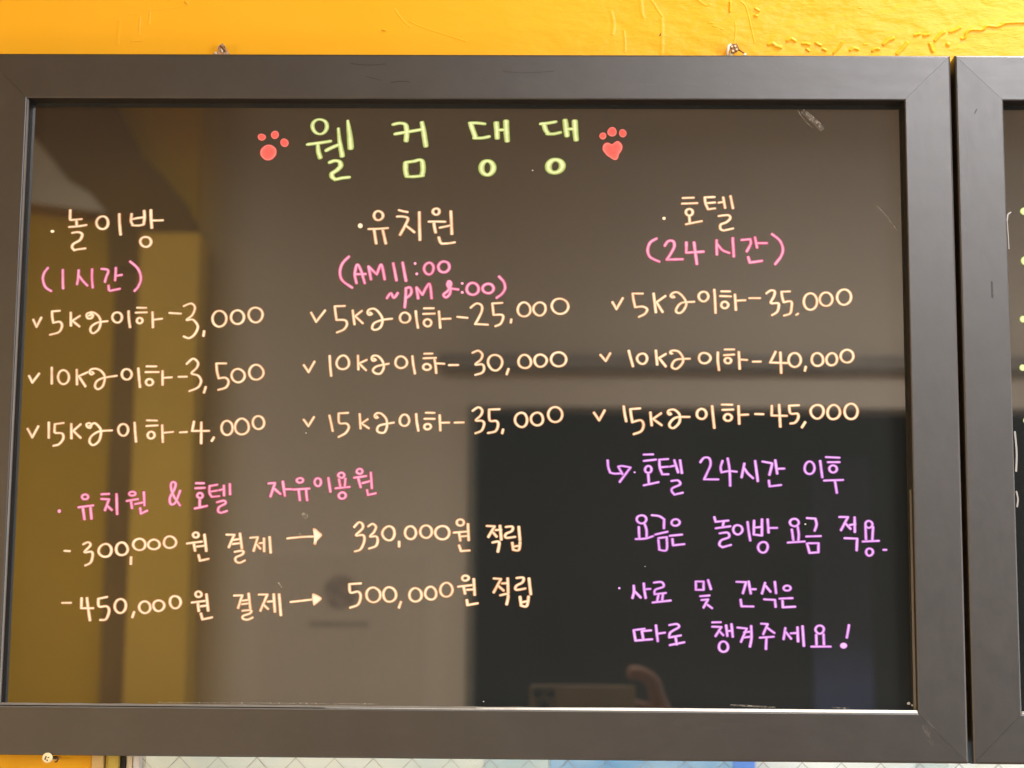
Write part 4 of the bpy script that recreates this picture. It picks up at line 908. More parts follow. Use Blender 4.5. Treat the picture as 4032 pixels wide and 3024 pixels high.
# grey bead along the left and lower right sight edges of the main board
v = [(-0.3500, -0.0128, ZC - 0.2390), (-0.3494, -0.0105, ZC - 0.2390), (-0.3500, -0.0060, ZC - 0.2390),
     (-0.3500, -0.0128, ZC + 0.2390), (-0.3492, -0.0105, ZC + 0.2390), (-0.3500, -0.0060, ZC + 0.2390)]
link("side_bead", pydata("side_bead", v, [(0, 1, 4, 3), (1, 2, 5, 4), (2, 0, 3, 5), (0, 2, 1), (3, 4, 5)]), M_GREYLIP, board_main)
v = [(0.3500, -0.0060, ZC - 0.2390), (0.3489, -0.0010, ZC - 0.2390), (0.3500, -0.0005, ZC - 0.2390),
     (0.3500, -0.0060, ZC - 0.0700), (0.3494, -0.0010, ZC - 0.0700), (0.3500, -0.0005, ZC - 0.0700)]
link("side_bead", pydata("side_bead", v, [(0, 1, 4, 3), (1, 2, 5, 4), (2, 0, 3, 5), (0, 2, 1), (3, 4, 5)]), M_LIP, board_main)

# handwriting
cur = None
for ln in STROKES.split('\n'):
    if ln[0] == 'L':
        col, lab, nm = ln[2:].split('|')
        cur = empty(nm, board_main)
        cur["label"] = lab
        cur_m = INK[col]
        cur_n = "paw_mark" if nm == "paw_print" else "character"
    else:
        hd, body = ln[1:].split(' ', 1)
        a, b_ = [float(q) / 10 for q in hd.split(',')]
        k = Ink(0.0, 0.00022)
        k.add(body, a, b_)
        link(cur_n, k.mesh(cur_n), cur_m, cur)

# writing just entering the picture on the second board
lineb = empty("text_line", board_side)
lineb["label"] = "yellow green strokes cut off by the picture edge"
SIDE = [(0.44572, 0.00000, 1.65245), (0.44489, 0.00000, 1.61232), (0.44147, 0.00000, 1.56539), (0.44010, 0.00000, 1.52673), (0.44139, 0.00000, 1.48498)]
for i, q in enumerate(SIDE):
    k = Ink(0.0, 0.00022)
    rx, rz = ((42, 34), (40, 40), (28, 30), (28, 28), (24, 26))[i]
    k.blob([(q[0] * 1e4 + rx * math.cos(t), (q[2] - 1.5) * 1e4 + rz * math.sin(t)) for t in [j * math.pi / 9 for j in range(18)]])
    link("character", k.mesh("character"), INK['green'], lineb)

# dust and rubbed marks on the panels
M_DUST, nt, b = mat("rubbed_dust")
b.inputs['Base Color'].default_value = (0.55, 0.50, 0.42, 1)
b.inputs['Roughness'].default_value = 0.8
nn = noise(nt, obj_coord(nt), 420, 4, 0.7)
mr = N(nt, 'ShaderNodeMapRange')
mr.inputs['From Min'].default_value = 0.42
mr.inputs['From Max'].default_value = 0.75
mr.inputs['To Min'].default_value = 0.03
mr.inputs['To Max'].default_value = 0.75
nt.links.new(nn, mr.inputs['Value'])
nt.links.new(mr.outputs[0], b.inputs['Alpha'])


def marks(plist, a, b_, parent, name="dust_smear", m=M_DUST):
    k = Ink(0.0, 0.00004)
    for pts in plist:
        k.ribbon(spline([(q[0] * 1e4, (q[2] - 1.5) * 1e4, 1.0) for q in pts], 8), a, b_)
    return link(name, k.mesh(name), m, parent)


marks([[(0.26726, 0.00000, 1.73436), (0.27183, 0.00000, 1.72723), (0.27842, 0.00000, 1.72053)]], 7, 6, board_main)
marks([[(0.27191, 0.00000, 1.73353), (0.27892, 0.00000, 1.72725), (0.28590, 0.00000, 1.71993)]], 60, 40, board_main)
marks([[(0.32919, 0.00000, 1.65613), (0.33607, 0.00000, 1.64829), (0.34095, 0.00000, 1.64109), (0.34585, 0.00000, 1.63554)]], 10, 9, board_main)
marks([[(-0.12165, 0.00000, 1.40790), (-0.11962, 0.00000, 1.40593)]], 40, 40, board_main)
marks([[(0.21020, 0.00000, 1.26388), (0.24315, 0.00000, 1.26243)]], 30, 14, board_main)
marks([[(0.28771, 0.00000, 1.26263), (0.29932, 0.00000, 1.26215)]], 24, 10, board_main)
for pts, a in ((((-0.12426, 0.00000, 1.39302), (-0.12120, 0.00000, 1.38948)), 16), (((-0.13990, 0.00000, 1.35447), (-0.13744, 0.00000, 1.35115)), 14),
               (((-0.23074, 0.00000, 1.26203), (-0.05846, 0.00000, 1.26234)), 10)):
    marks([list(pts)], a, a, board_main)
M_SPECK = plain("white_speck", (0.6, 0.58, 0.54), 0.7)
for q, r in (((0.05506, 0.00000, 1.68443), 7), ((0.26855, 0.00000, 1.40286), 8), ((0.02035, 0.00000, 1.26494), 6), ((0.34545, 0.00000, 1.26619), 14), ((0.34812, 0.00000, 1.26487), 10), ((-0.12122, 0.00000, 1.47179), 6), ((0.14434, 0.00000, 1.36933), 4), ((0.00265, -0.01370, 1.23211), 4)):
    if q[1] < -0.001:
        continue
    k = Ink(0.0, 0.0001)
    k.blob([(q[0] * 1e4 + r * math.cos(t), (q[2] - 1.5) * 1e4 + r * 0.8 * math.sin(t)) for t in [j * math.pi / 4 for j in range(8)]])
    link("speck", k.mesh("speck"), M_SPECK, board_main)

# scuffs and scratches on the mouldings
M_SCUFF, nt, b = mat("pale_scuff")
b.inputs['Base Color'].default_value = (0.42, 0.39, 0.36, 1)
b.inputs['Roughness'].default_value = 0.7
nn = noise(nt, obj_coord(nt), 700, 4, 0.7)
mr = N(nt, 'ShaderNodeMapRange')
mr.inputs['From Min'].default_value = 0.45
mr.inputs['From Max'].default_value = 0.7
mr.inputs['To Min'].default_value = 0.0
mr.inputs['To Max'].default_value = 0.22
nt.links.new(nn, mr.inputs['Value'])
nt.links.new(mr.outputs[0], b.inputs['Alpha'])
M_DARKSCR = plain("dark_scratch", (0.012, 0.010, 0.009), 0.6)
M_DARKSCR.node_tree.nodes["Principled BSDF"].inputs["Alpha"].default_value = 0.4


def face_mark(pts, a, m, parent):
    k = Ink(-0.01365, 0.00003)
    k.ribbon(spline([(q[0] * 1e4, (q[2] - 1.5) * 1e4, 1.0) for q in pts], 8), a, a)
    return link("scuff", k.mesh("scuff"), m, parent)


for pts, a, m_ in ((((0.17466, -0.01360, 1.75283), (0.18879, -0.01360, 1.75203)), 12, M_SCUFF), (((0.20797, -0.01360, 1.75292), (0.21301, -0.01360, 1.75251)), 14, M_SCUFF),
                  (((0.13222, -0.01360, 1.75209), (0.15243, -0.01360, 1.75131)), 9, M_SCUFF), (((0.35608, -0.01360, 1.75478), (0.36032, -0.01360, 1.74643), (0.36178, -0.01360, 1.74017)), 26, M_SCUFF),
                  (((0.36642, -0.01360, 1.76737), (0.36910, -0.01360, 1.75272)), 30, M_SCUFF), (((0.37654, -0.01360, 1.76949), (0.37779, -0.01360, 1.73813)), 34, M_SCUFF),
                  (((0.35453, -0.01360, 1.24830), (0.35820, -0.01360, 1.24171), (0.36036, -0.01360, 1.23606)), 34, M_SCUFF), (((0.35655, -0.01360, 1.25305), (0.36403, -0.01360, 1.24554)), 20, M_SCUFF),
                  
                  (((-0.09113, -0.01360, 1.76834), (-0.07686, -0.01360, 1.76711), (-0.06263, -0.01360, 1.76799)), 5, M_DARKSCR), (((-0.07871, -0.01360, 1.75784), (-0.06645, -0.01360, 1.75450)), 4, M_DARKSCR),
                  (((-0.05829, -0.01360, 1.75263), (-0.05120, -0.01360, 1.75370), (-0.04408, -0.01360, 1.75330)), 6, M_DARKSCR), (((0.03091, -0.01360, 1.76191), (0.05120, -0.01360, 1.76112), (0.07146, -0.01360, 1.76243)), 3, M_DARKSCR),
                  (((-0.28085, -0.01360, 1.74004), (-0.27577, -0.01360, 1.74069)), 8, M_SCUFF), (((0.40523, -0.01360, 1.72863), (0.40692, -0.01360, 1.73197)), 9, M_DARKSCR),
                  (((0.41483, -0.01360, 1.59238), (0.41508, -0.01360, 1.58024)), 14, M_DARKSCR)):
    face_mark(pts, a, m_, board_side if pts[0][0] > 0.3895 else board_main)

# pale curled film edge inside the second board
M_FILM = plain("pale_film", (0.42, 0.40, 0.37), 0.4)
for pl, a in ((((0.43147, 0.00000, 1.64496), (0.43221, 0.00000, 1.64971), (0.43447, 0.00000, 1.65158)), 12), (((0.43147, 0.00000, 1.64496), (0.43190, 0.00000, 1.63219), (0.43219, 0.00000, 1.62191)), 7),
              (((0.43245, 0.00000, 1.47614), (0.43336, 0.00000, 1.46020), (0.43252, 0.00000, 1.44529)), 16), (((0.43224, 0.00000, 1.42944), (0.43324, 0.00000, 1.42352), (0.43247, 0.00000, 1.41759)), 14)):
    marks([pl], a, a, board_side, "film_edge", M_FILM)

# ------------------------------------------------------------------ hooks and pin


def tube(name, pts, r, m, parent=None, seg=8, cap=True):
    v, f = [], []
    n = len(pts)
    P_ = [Vector(p) for p in pts]
    for i in range(n):
        d = (P_[min(i + 1, n - 1)] - P_[max(i - 1, 0)]).normalized()
        up = Vector((0, 1, 0)) if abs(d.y) < 0.9 else Vector((1, 0, 0))
        s_ = d.cross(up).normalized()
        u = s_.cross(d)
        rr_ = r[i] if isinstance(r, (list, tuple)) else r
        for j in range(seg):
            t = 2 * math.pi * j / seg
            v.append(tuple(P_[i] + (s_ * math.cos(t) + u * math.sin(t)) * rr_))
    for i in range(n - 1):
        for j in range(seg):
            f.append((i * seg + j, i * seg + (j + 1) % seg, (i + 1) * seg + (j + 1) % seg, (i + 1) * seg + j))
    if cap:
        f.append(tuple(range(seg - 1, -1, -1)))
        f.append(tuple((n - 1) * seg + j for j in range(seg)))
    return link(name, pydata(name, v, f, True), m, parent)


def disc(name, c, r, y0, y1, m, parent, seg=28, bev=0.3):
    v, f = [], []
    ring = [(1.0, y1), (1.0, y0 + (y1 - y0) * bev), (1 - bev * 0.5, y0), (0.0, y0)]
    for s_, y in ring[:3]:
        for j in range(seg):
            t = 2 * math.pi * j / seg
            v.append((c[0] + r * s_ * math.cos(t), y, c[2] + r * s_ * math.sin(t)))
    for i in range(2):
        for j in range(seg):
            f.append((i * seg + j, i * seg + (j + 1) % seg, (i + 1) * seg + (j + 1) % seg, (i + 1) * seg + j))
    f.append(tuple(range(2 * seg, 3 * seg)))
    f.append(tuple(range(seg - 1, -1, -1)))
    return link(name, pydata(name, v, f), m, parent)


M_CLEAR, nt, b = mat("clear_plastic")
b.inputs['Base Color'].default_value = (0.95, 0.80, 0.62, 1)
b.inputs['Roughness'].default_value = 0.12
b.inputs['Transmission Weight'].default_value = 0.75
b.inputs['IOR'].default_value = 1.45
M_BRASS = plain("dark_brass", (0.22, 0.11, 0.05), 0.4, 0.5, 0.6)
M_WHITE = plain("white_plastic", (0.85, 0.80, 0.68), 0.35, 0.5, 0, 0.04)
M_PINHEAD = plain("cream_pin_head", (0.85, 0.72, 0.45), 0.45, 0.5, 0, 0.05)

# left hook: clear triangular saddle with a bent pin
hk = empty("wall_hook")
tag(hk, "small clear triangular hook with dark bent pin above the left part of the main board", "hook", "hooks above the board")
A_ = [(-0.20119, 0.00600, 1.78210), (-0.20157, 0.00600, 1.78767), (-0.19937, 0.00600, 1.79004), (-0.19691, 0.00600, 1.79090), (-0.19583, 0.00600, 1.78940), (-0.19257, 0.00600, 1.78405), (-0.19125, 0.00600, 1.78170), (-0.19116, 0.00600, 1.77870), (-0.20150, 0.00600, 1.77867)]
link("saddle", slab_me("saddle", [(q[0], q[2]) for q in A_], 0.0045, YW - 0.0003), M_CLEAR, hk)
tube("pin", [(-0.19903, 0.00300, 1.78797), (-0.19654, 0.00200, 1.78614), (-0.19538, 0.00300, 1.78348)], 0.0009, M_BRASS, hk)
tube("pin", [(-0.19551, 0.00300, 1.78798), (-0.19646, 0.00280, 1.78620), (-0.19540, 0.00300, 1.78412)], 0.0007, M_BRASS, hk)
tube("prong", [(-0.19834, 0.00300, 1.78583), (-0.19717, 0.00250, 1.78396), (-0.19680, 0.00300, 1.78284)], 0.0008, M_WHITE, hk)
tube("foot", [(-0.20410, 0.00600, 1.78231), (-0.20271, 0.00500, 1.78305), (-0.20223, 0.00600, 1.78210)], 0.0011, M_WHITE, hk)
tube("foot", [(-0.19438, 0.00600, 1.78233), (-0.19361, 0.00500, 1.78286), (-0.19313, 0.00600, 1.78212)], 0.0009, M_WHITE, hk)

# right hook: white curved arm, perforated wheel and wire with bead
hk = empty("wall_hook")
tag(hk, "small hook with perforated wheel and white arm above the right part of the main board", "hook", "hooks above the board")
tube("arm", [(0.21151, 0.00600, 1.78052), (0.21178, 0.00400, 1.78541), (0.21263, 0.00400, 1.78924), (0.21447, 0.00600, 1.79162)], [0.0009, 0.0011, 0.0012, 0.0008], M_WHITE, hk)
W_ = [(0.21383, 0.00600, 1.78863), (0.21549, 0.00600, 1.79098), (0.21918, 0.00600, 1.79120), (0.22099, 0.00600, 1.78715), (0.21953, 0.00600, 1.78480), (0.21665, 0.00600, 1.78352), (0.21461, 0.00600, 1.78394)]
link("wheel", slab_me("wheel", [(q[0], q[2]) for q in W_], 0.003, 0.006), M_BRASS, hk)
for c_ in ((0.21511, 0.00200, 1.78816), (0.21777, 0.00200, 1.78859), (0.21897, 0.00200, 1.78583), (0.21589, 0.00200, 1.78454)):
    disc("stud", c_, 0.0009, 0.0012, 0.0032, M_PINHEAD, hk, 12)
tube("wire", [(0.22068, 0.00500, 1.78661), (0.22313, 0.00500, 1.78512), (0.22526, 0.00600, 1.78397)], 0.0006, M_BRASS, hk)
tube("bead", [(0.22483, 0.00600, 1.78141), (0.22577, 0.00500, 1.78257), (0.22679, 0.00500, 1.78321)], [0.0009, 0.0013, 0.0008], M_WHITE, hk)
tube("leg", [(0.21502, 0.00600, 1.78394), (0.21418, 0.00600, 1.78138)], 0.0016, M_PINHEAD, hk)

# pin under the main board
pn = empty("wall_pin")
tag(pn, "cream round pin with dark marks and bent shank just below the main board", "pin")
pc = (-0.31025, -0.01400, 1.21981)
disc("head", pc, 0.0039, -0.0165, -0.0140, M_PINHEAD, pn, 28)
tube("shaft", [(pc[0], -0.0141, pc[2] - 0.001), (pc[0] + 0.002, -0.004, pc[2] - 0.001), (pc[0] + 0.002, YW + 0.004, pc[2] - 0.001)], 0.0013, M_PINHEAD, pn)
M_MARK = plain("dark_worn_mark", (0.10, 0.06, 0.03), 0.6)
for (p_, q_, r_) in (((-0.31083, -0.01660, 1.22121), (-0.31168, -0.01660, 1.21855), 0.00055), ((-0.30961, -0.01660, 1.22009), (-0.30828, -0.01660, 1.22048), 0.0004), ((-0.31032, -0.01660, 1.21856), (-0.30951, -0.01660, 1.21762), 0.0005)):
    tube("worn_mark", [p_, q_], r_, M_MARK, pn, 6)
tube("shank", [(-0.30872, -0.00600, 1.21978), (-0.30564, -0.00600, 1.22057), (-0.30420, -0.00600, 1.21886), (-0.30509, -0.00600, 1.21695), (-0.30663, -0.00600, 1.21655)], 0.0007, M_MARK, pn)
tube("shank", [(-0.30824, -0.00800, 1.22003), (-0.30549, -0.00800, 1.21948), (-0.30395, -0.00800, 1.21988)], 0.0011, M_MARK, pn)

# ------------------------------------------------------------------ window under the boards
YJ = YW + 0.004
win = empty("window")
tag(win, "wired glass window below the boards, mostly hidden by them, showing blue and white outside", "window")


def strip(name, xa, xb, y0, y1, m, bev=0.0008):
    link(name, box_me(name, xa, xb, y0, y1, 0.55, WIN_TOP - 0.001, bev), m, win)


M_CASE = plain("beige_casing", (0.72, 0.52, 0.22), 0.5)
M_OLIVE = plain("olive_yellow_jamb", (0.62, 0.47, 0.10), 0.35)
M_BLACK = plain("black_gasket", (0.012, 0.010, 0.009), 0.6)
M_CREAM = plain("cream_sash", (0.82, 0.72, 0.52), 0.45)
M_WHITES = plain("white_sash", (0.85, 0.85, 0.86), 0.4)
xs = [(-0.28243, 0.01200, 1.21620)[0], (-0.27318, 0.01200, 1.21628)[0], (-0.26175, 0.01200, 1.21639)[0], (-0.26018, 0.01200, 1.21640)[0], (-0.25762, 0.01200, 1.21642)[0], (-0.25296, 0.02000, 1.21621)[0], (-0.24742, 0.02000, 1.21626)[0]]
strip("casing", xs[0] + 0.0003, xs[1], YW - 0.002, YW + 0.03, M_CASE)
strip("jamb", xs[1] + 0.0003, xs[2], YW + 0.002, YW + 0.03, M_OLIVE, 0.003)
strip("gasket", xs[2] + 0.0003, xs[4], YW + 0.006, YW + 0.03, M_BLACK)
strip("sash", xs[4] + 0.0003, xs[5], YW + 0.008, YW + 0.035, M_CREAM)
strip("glazing_bead", xs[5] + 0.0003, xs[6], YW + 0.010, YW + 0.035, M_WHITES)
M_GLASS, nt, b = mat("wired_glass")
out = nt.nodes["Material Output"]
gl = N(nt, 'ShaderNodeBsdfGlossy')
gl.inputs['Roughness'].default_value = 0.08
tr = N(nt, 'ShaderNodeBsdfTransparent')
tr.inputs['Color'].default_value = (0.93, 0.96, 0.95, 1)
mx = N(nt, 'ShaderNodeMixShader')
mx.inputs[0].default_value = 0.07
nt.links.new(tr.outputs[0], mx.inputs[1])
nt.links.new(gl.outputs[0], mx.inputs[2])
nt.links.new(mx.outputs[0], out.inputs['Surface'])
link("pane", box_me("pane", xs[6] + 0.0003, 1.9, YW + 0.018, YW + 0.024, 0.55, WIN_TOP - 0.001), M_GLASS, win)
# diagonal wires cast in the pane
q0 = (-0.09640, 0.03300, 1.22015)
q1 = (0.23702, 0.03300, 1.21869)
pitch = (q1[0] - q0[0]) / 11.0
M_WIRE = plain("grey_wire", (0.36, 0.35, 0.33), 0.5, 0.5, 0.5)
v, f = [], []


def bar(xa, za, xb, zb, w=0.00022):
    d = Vector((xb - xa, 0, zb - za)).normalized()
    nx, nz = -d.z * w, d.x * w
    i = len(v)
    for (x, z) in ((xa, za), (xb, zb)):
        for sx in (1, -1):
            for y in (YW + 0.0172, YW + 0.0178):
                v.append((x + nx * sx, y, z + nz * sx))
    for q in ((0, 1, 3, 2), (4, 6, 7, 5), (0, 4, 5, 1), (2, 3, 7, 6), (0, 2, 6, 4), (1, 5, 7, 3)):
        f.append(tuple(i + t for t in q))


ztop, zbot = WIN_TOP - 0.002, 1.05
for i in range(-18, 40):
    x0 = q0[0] + i * pitch
    for sgn in (1, -1):
        za, zb = ztop, zbot
        xa = x0 + sgn * (q0[2] - za)
        xb = x0 + sgn * (q0[2] - zb)
        if min(xa, xb) > xs[6] and max(xa, xb) < 1.88:
            bar(xa, za, xb, zb)
        elif max(xa, xb) > xs[6] and min(xa, xb) < xs[6] and max(xa, xb) < 1.88:
            # clip at the bead
            lim = xs[6] + 0.0008
            t = (lim - xa) / (xb - xa)
            zc_ = za + (zb - za) * t
            if xa > lim:
                bar(xa, za, lim, zc_)
            else:
                bar(lim, zc_, xb, zb)
wm = link("wire_mesh", pydata("wire_mesh", v, f), M_WIRE, win)
wm["kind"] = "stuff"

# what is seen through the pane
def cloudy(name, c0, c1, scale, emit=0.0):
    m, nt, b = mat(name)
    nt.links.new(ramp(nt, noise(nt, obj_coord(nt, (1, 1, 1)), scale, 4, 0.5), [(0.35, c0), (0.65, c1)]), b.inputs['Base Color'])
    b.inputs['Roughness'].default_value = 0.7
    return m


M_PALE = cloudy("pale_grey_sheet", (0.50, 0.56, 0.54), (0.66, 0.66, 0.60), 9)
M_PALE2 = cloudy("blue_grey_sheet", (0.42, 0.52, 0.55), (0.55, 0.60, 0.60), 12)
M_BLUE = cloudy("sky_blue_print", (0.17, 0.35, 0.58), (0.38, 0.52, 0.66), 11)
M_DEEP = plain("deep_blue_print", (0.12, 0.26, 0.72), 0.6)
M_OUTW = cloudy("white_outside_wall", (0.82, 0.82, 0.80), (0.90, 0.90, 0.88), 6)
link_o = link("outside_wall", box_me("outside_wall", -0.9, 2.3, 0.75, 0.80, 0.2, 1.9), M_OUTW)
tag(link_o, kind="structure")
def seen(px0, px1, y, nm, m, lab, th=0.006):
    a, c_ = px0[0], px1[0]
    o = link(nm, box_me(nm, a, c_, y, y + th, 0.45, 1.62), m)
    if lab:
        tag(o, lab, "poster", "sheets seen through the window")
    return o
seen((-0.39790, 0.70000, 1.19321), (-0.00152, 0.70000, 1.19681), 0.70, "pale_sheet", M_PALE, "pale grey cloudy sheet behind the left half of the wired window")
seen((-0.00068, 0.70000, 1.19682), (0.07071, 0.70000, 1.19747), 0.70, "pale_sheet", M_PALE2, "narrow blue grey sheet left of the bright blue poster behind the window")
seen((0.07155, 0.70000, 1.19747), (0.27343, 0.70000, 1.19931), 0.70, "blue_poster", M_BLUE, "mottled sky blue poster behind the middle of the wired window")
seen((0.27399, 0.70000, 1.19931), (0.29834, 0.70000, 1.19953), 0.70, "blue_poster", M_DEEP, "narrow deep blue poster beside the bright white wall behind the window")
seen((0.47465, 0.70000, 1.20114), (0.51091, 0.70000, 1.20147), 0.70, "blue_poster", M_PALE2, "small light blue poster near the gap between the two boards behind the window")

# ------------------------------------------------------------------ the rest of the room, mirrored in the panels
M_CEIL = plain("grey_ceiling", (0.38, 0.36, 0.33), 0.8, 0.3)
M_FLOOR = plain("brown_floor", (0.30, 0.22, 0.15), 0.5)
M_WALLC = plain("cream_wall", (0.78, 0.71, 0.62), 0.7, 0.3, 0, 0.03, 3)
OM0, OM1 = (-0.8285, -3.2000, 2.0112)[0], (-0.6202, -3.2000, 2.0123)[0]
M_OMBRE, nt, b = mat("cream_wall_with_yellow_end")
sp = N(nt, 'ShaderNodeSeparateXYZ')
nt.links.new(obj_coord(nt), sp.inputs[0])
mr = N(nt, 'ShaderNodeMapRange', interpolation_type='SMOOTHSTEP')
mr.inputs['From Min'].default_value = OM0
mr.inputs['From Max'].default_value = OM1
nt.links.new(sp.outputs['X'], mr.inputs['Value'])
nt.links.new(ramp(nt, mr.outputs[0], [(0.0, (0.70, 0.47, 0.04)), (0.5, (0.62, 0.50, 0.30)), (1.0, (0.78, 0.71, 0.62))]), b.inputs['Base Color'])  # darker middle puts the soft shading between yellow and cream into the colour
b.inputs['Roughness'].default_value = 0.7
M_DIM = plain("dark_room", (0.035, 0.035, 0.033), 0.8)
M_DIMBLUE = plain("window_glow_blue", (0.12, 0.17, 0.50), 0.6)  # blue stands in for a window glow
M_YEL2 = plain("shaded_yellow_wall", (0.82, 0.53, 0.006), 0.6, 0.3, 0, 0.05, 3)
M_YEL3 = plain("lit_yellow_column", (0.90, 0.60, 0.07), 0.6, 0.3, 0, 0.08, 4)  # same yellow as the wall end, paler for the stronger light on it
M_BROWN = plain("swath_and_stripe_brown", (0.34, 0.21, 0.04), 0.8, 0.2, 0, 0.1, 5)  # swath brown stands in for a shadow; also colours the stripe
M_GREYP = plain("grey_patch", (0.88, 0.84, 0.74), 0.8, 0.2, 0, 0.1, 5)
M_OCHRE = plain("ochre_edge", (0.50, 0.36, 0.14), 0.7)


def structure(name, me, m):
    return tag(link(name, me, m), kind="structure")


structure("floor", box_me("floor", XL, XR, YB - 1.6, 3.0, -0.1, 0.0), M_FLOOR)
structure("ceiling", box_me("ceiling", XL, XR, YB - 0.1, YW - 0.001, 2.802, 2.9), M_CEIL)
structure("left_wall", box_me("left_wall", XL - 0.1, XL - 0.002, YB - 0.1, YW + 0.14, 0, 2.8), M_YEL2)
structure("right_wall", box_me("right_wall", XR + 0.002, XR + 0.1, YB - 0.1, YW + 0.14, 0, 2.8), M_WALLC)
DL = (-0.1195, -3.2000, 1.9517)
DT = (0.3919, -3.2000, 1.9547)[2]
structure("back_wall", box_me("back_wall", XL, DL[0], YB - 0.12, YB, 0, 2.8), M_OMBRE)
structure("back_wall_over_door", box_me("back_wall_over_door", DL[0] + 0.0005, XR, YB - 0.119, YB - 0.0005, DT, 2.8), M_WALLC)
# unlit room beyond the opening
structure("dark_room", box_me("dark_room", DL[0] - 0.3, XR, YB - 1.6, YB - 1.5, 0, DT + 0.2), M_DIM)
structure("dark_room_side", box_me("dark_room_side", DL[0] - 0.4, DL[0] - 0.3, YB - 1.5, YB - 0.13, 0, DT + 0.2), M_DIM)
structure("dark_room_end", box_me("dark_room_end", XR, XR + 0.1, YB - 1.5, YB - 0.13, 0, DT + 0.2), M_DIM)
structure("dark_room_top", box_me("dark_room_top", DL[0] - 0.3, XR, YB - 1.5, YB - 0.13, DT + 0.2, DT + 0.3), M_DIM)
r0, r1 = (-0.2006, -3.1700, 2.0739), (1.4131, -3.1700, 2.0397)
structure("wall_rail", box_me("wall_rail", r0[0], 2.2, YB + 0.0005, YB + 0.05, r1[2], r0[2], 0.008), plain("grey_rail", (0.36, 0.33, 0.30), 0.6))
j0, j1 = (-0.1260, -3.1800, 1.9488), (-0.1090, -3.1800, 1.9489)
structure("door_jamb", box_me("door_jamb", j0[0], j1[0], YB - 0.13, YB + 0.015, 0, DT - 0.001, 0.003), plain("grey_green_jamb", (0.20, 0.20, 0.17), 0.6))
e0, e1 = (0.8697, -4.6000, 2.1212), (1.0496, -4.6000, 1.3085)
structure("blue_glow_panel", box_me("blue_glow_panel", e0[0], e1[0], -4.64, -4.60, 0.0, DT + 0.05), M_DIMBLUE)  # panel painted as the bluish window glow in the dark room
# yellow end of the back wall with column and slabs for the shadow swath, dark stripe and grey patch
y0 = (-0.7918, -3.1600, 2.0051)
structure("yellow_wall_end", box_me("yellow_wall_end", XL, y0[0], YB + 0.0005, YB + 0.03, 0, 2.8), M_YEL2)
c0, c1 = (-0.8971, -3.0300, 2.3380), (-0.7558, -3.0300, 2.3386)
structure("yellow_column", box_me("yellow_column", c0[0], c1[0], -3.16, -3.03, 0, c0[2], 0.004), M_YEL3)
d0, d1 = (-0.9682, -3.1000, 1.9947), (-0.9009, -3.1000, 1.9951)
structure("dark_stripe", box_me("dark_stripe", d0[0], d1[0], -3.16, -3.10, 0, (-0.9788, -3.1000, 2.2637)[2], 0.01), M_BROWN)  # plain upright slab for a dark stripe
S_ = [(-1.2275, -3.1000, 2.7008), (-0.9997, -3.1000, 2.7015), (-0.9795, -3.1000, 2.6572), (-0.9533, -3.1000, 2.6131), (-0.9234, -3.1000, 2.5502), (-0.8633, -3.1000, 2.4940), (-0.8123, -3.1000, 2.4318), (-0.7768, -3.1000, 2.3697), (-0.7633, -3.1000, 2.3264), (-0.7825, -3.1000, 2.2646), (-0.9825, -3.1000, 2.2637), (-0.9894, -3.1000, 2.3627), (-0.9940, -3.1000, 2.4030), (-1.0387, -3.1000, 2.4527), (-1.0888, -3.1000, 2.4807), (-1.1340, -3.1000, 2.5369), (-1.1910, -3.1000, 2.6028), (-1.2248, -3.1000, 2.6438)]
structure("shadow_swath", slab_me("shadow_swath", [(q[0], q[2]) for q in S_], -3.13, -3.10), M_BROWN)  # slab shaped and coloured as a curved lamp shadow on the yellow wall
G_ = [(-1.2363, -3.1400, 2.6620), (-0.9942, -3.1400, 2.4978), (-0.9905, -3.1400, 2.4034), (-1.0770, -3.1400, 2.4144), (-1.2256, -3.1400, 2.4339)]
structure("grey_panel", slab_me("grey_panel", [(q[0], q[2]) for q in G_], -3.13, -3.105), M_GREYP)  # plain slab for a grey patch on the wall
# notice with a dark round emblem on the cream wall
n0, n1 = (-0.6043, -3.1900, 1.5969), (-0.2266, -3.1900, 1.1154)
pc_ = (-0.4247, -3.1900, 1.5084)
structure("notice_sheet", box_me("notice_sheet", n0[0], n1[0], YB + 0.0005, YB + 0.004, n1[2], n0[2]), plain("notice_paper", (0.74, 0.67, 0.58), 0.6, 0.4, 0, 0.02, 3))
em = disc("emblem", pc_, 0.040, YB + 0.0046, YB + 0.0056, plain("dark_emblem", (0.44, 0.38, 0.34), 0.7, 0.3, 0, 0.3, 60), None, 40)
em.location.y += 0.0
tag(em, kind="structure")
t0, t1 = (-0.4981, -3.1900, 1.4393), (-0.3570, -3.1900, 1.4267)
structure("notice_line", box_me("notice_line", t0[0], t1[0], YB + 0.0046, YB + 0.0052, t1[2], t0[2]), plain("grey_print", (0.48, 0.42, 0.37), 0.7))

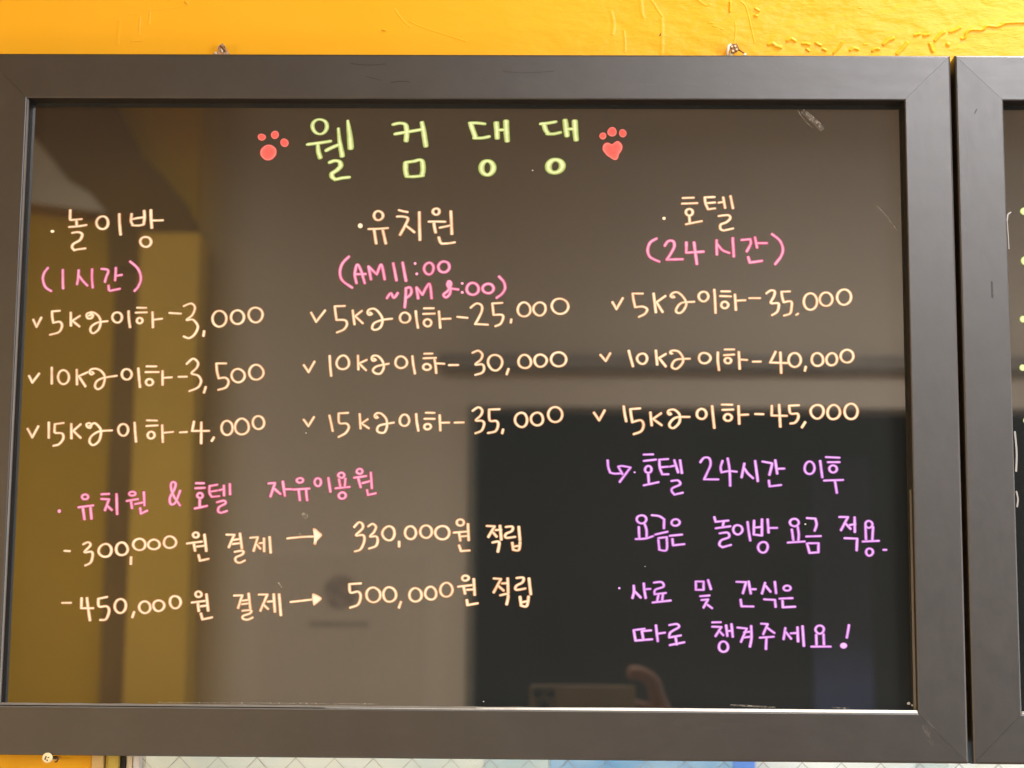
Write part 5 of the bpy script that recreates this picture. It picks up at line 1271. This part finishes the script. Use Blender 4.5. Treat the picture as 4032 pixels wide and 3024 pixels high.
# photographer's phone and hand, seen only as a reflection low in the panel
M_PHONE = plain("grey_phone_back", (0.36, 0.33, 0.29), 0.35, 0.5, 0.2, 0.04)
M_LENS = plain("black_lens", (0.01, 0.01, 0.01), 0.15)
M_RING = plain("grey_lens_island", (0.22, 0.22, 0.22), 0.3, 0.5, 0.4)
M_SKIN, nt, b = mat("skin")
nt.links.new(ramp(nt, noise(nt, obj_coord(nt), 60), [(0.3, (0.27, 0.14, 0.10)), (0.7, (0.34, 0.19, 0.14))]), b.inputs['Base Color'])
b.inputs['Roughness'].default_value = 0.55
b.inputs['Subsurface Weight'].default_value = 0.1
b.inputs['Subsurface Radius'].default_value = (0.01, 0.004, 0.002)
ph = empty("phone")
tag(ph, "grey phone held sideways, reflected low in the glossy panel", "phone")
PZ = CAM[2] + 0.017
PY = CAM[1] - 0.012
link("body", box_me("body", CAM[0] - 0.030, CAM[0] + 0.132, PY - 0.008, PY, PZ - 0.077, PZ, 0.0035), M_PHONE, ph)
link("lens_island", box_me("lens_island", CAM[0] - 0.027, CAM[0] + 0.010, PY + 0.0003, PY + 0.002, PZ - 0.040, PZ - 0.003, 0.0008), M_RING, ph)
for dx, dz in ((-0.0185, -0.0125), (0.0, -0.0125), (-0.0095, -0.030)):
    disc("lens", (CAM[0] + dx, 0, PZ + dz), 0.0072, PY + 0.0040, PY + 0.0022, M_LENS, ph, 24)

hand_v, hand_e, hand_r = [], [], []


def hv(x, y, z, r, prev=None):
    hand_v.append((CAM[0] + x, CAM[1] + y, CAM[2] + z))
    hand_r.append(r)
    i = len(hand_v) - 1
    if prev is not None:
        hand_e.append((prev, i))
    return i


wr = hv(0.205, -0.055, -0.115, 0.024)
pm = hv(0.186, -0.044, -0.070, 0.027, wr)
pm2 = hv(0.176, -0.036, -0.034, 0.022, pm)
fa = hv(0.245, -0.090, -0.190, 0.031, wr)
fb = hv(0.300, -0.150, -0.300, 0.040, fa)


def finger(root, pts, r0, r1):
    p_ = root
    for i, q in enumerate(pts):
        p_ = hv(*q, r0 + (r1 - r0) * i / (len(pts) - 1), p_)


finger(pm2, [(0.166, -0.034, 0.000), (0.160, -0.024, 0.024), (0.142, -0.012, 0.036), (0.118, -0.008, 0.037)], 0.0135, 0.0115)
finger(pm2, [(0.160, -0.034, -0.020), (0.135, -0.034, -0.012), (0.108, -0.034, -0.010)], 0.0098, 0.0080)
finger(pm2, [(0.158, -0.036, -0.040), (0.130, -0.036, -0.034), (0.104, -0.034, -0.032)], 0.0096, 0.0078)
finger(pm, [(0.158, -0.036, -0.060), (0.134, -0.036, -0.056), (0.114, -0.034, -0.054)], 0.0088, 0.0070)
finger(pm, [(0.168, -0.022, -0.078), (0.146, -0.008, -0.070), (0.122, -0.004, -0.060)], 0.0120, 0.0088)
me = bpy.data.meshes.new("hand")
me.from_pydata(hand_v, hand_e, [])
hand = bpy.data.objects.new("hand", me)
COL.objects.link(hand)
sm = hand.modifiers.new("skin", 'SKIN')
for i, r in enumerate(hand_r):
    sv = me.skin_vertices[0].data[i] if me.skin_vertices else None
    if sv:
        sv.radius = (r, r)
        sv.use_root = (i == 0)
ss = hand.modifiers.new("subsurf", 'SUBSURF')
ss.levels = 2
ss.render_levels = 2
me.materials.append(M_SKIN)
tag(hand, "hand gripping the sideways phone, reflected low in the glossy panel", "hand")
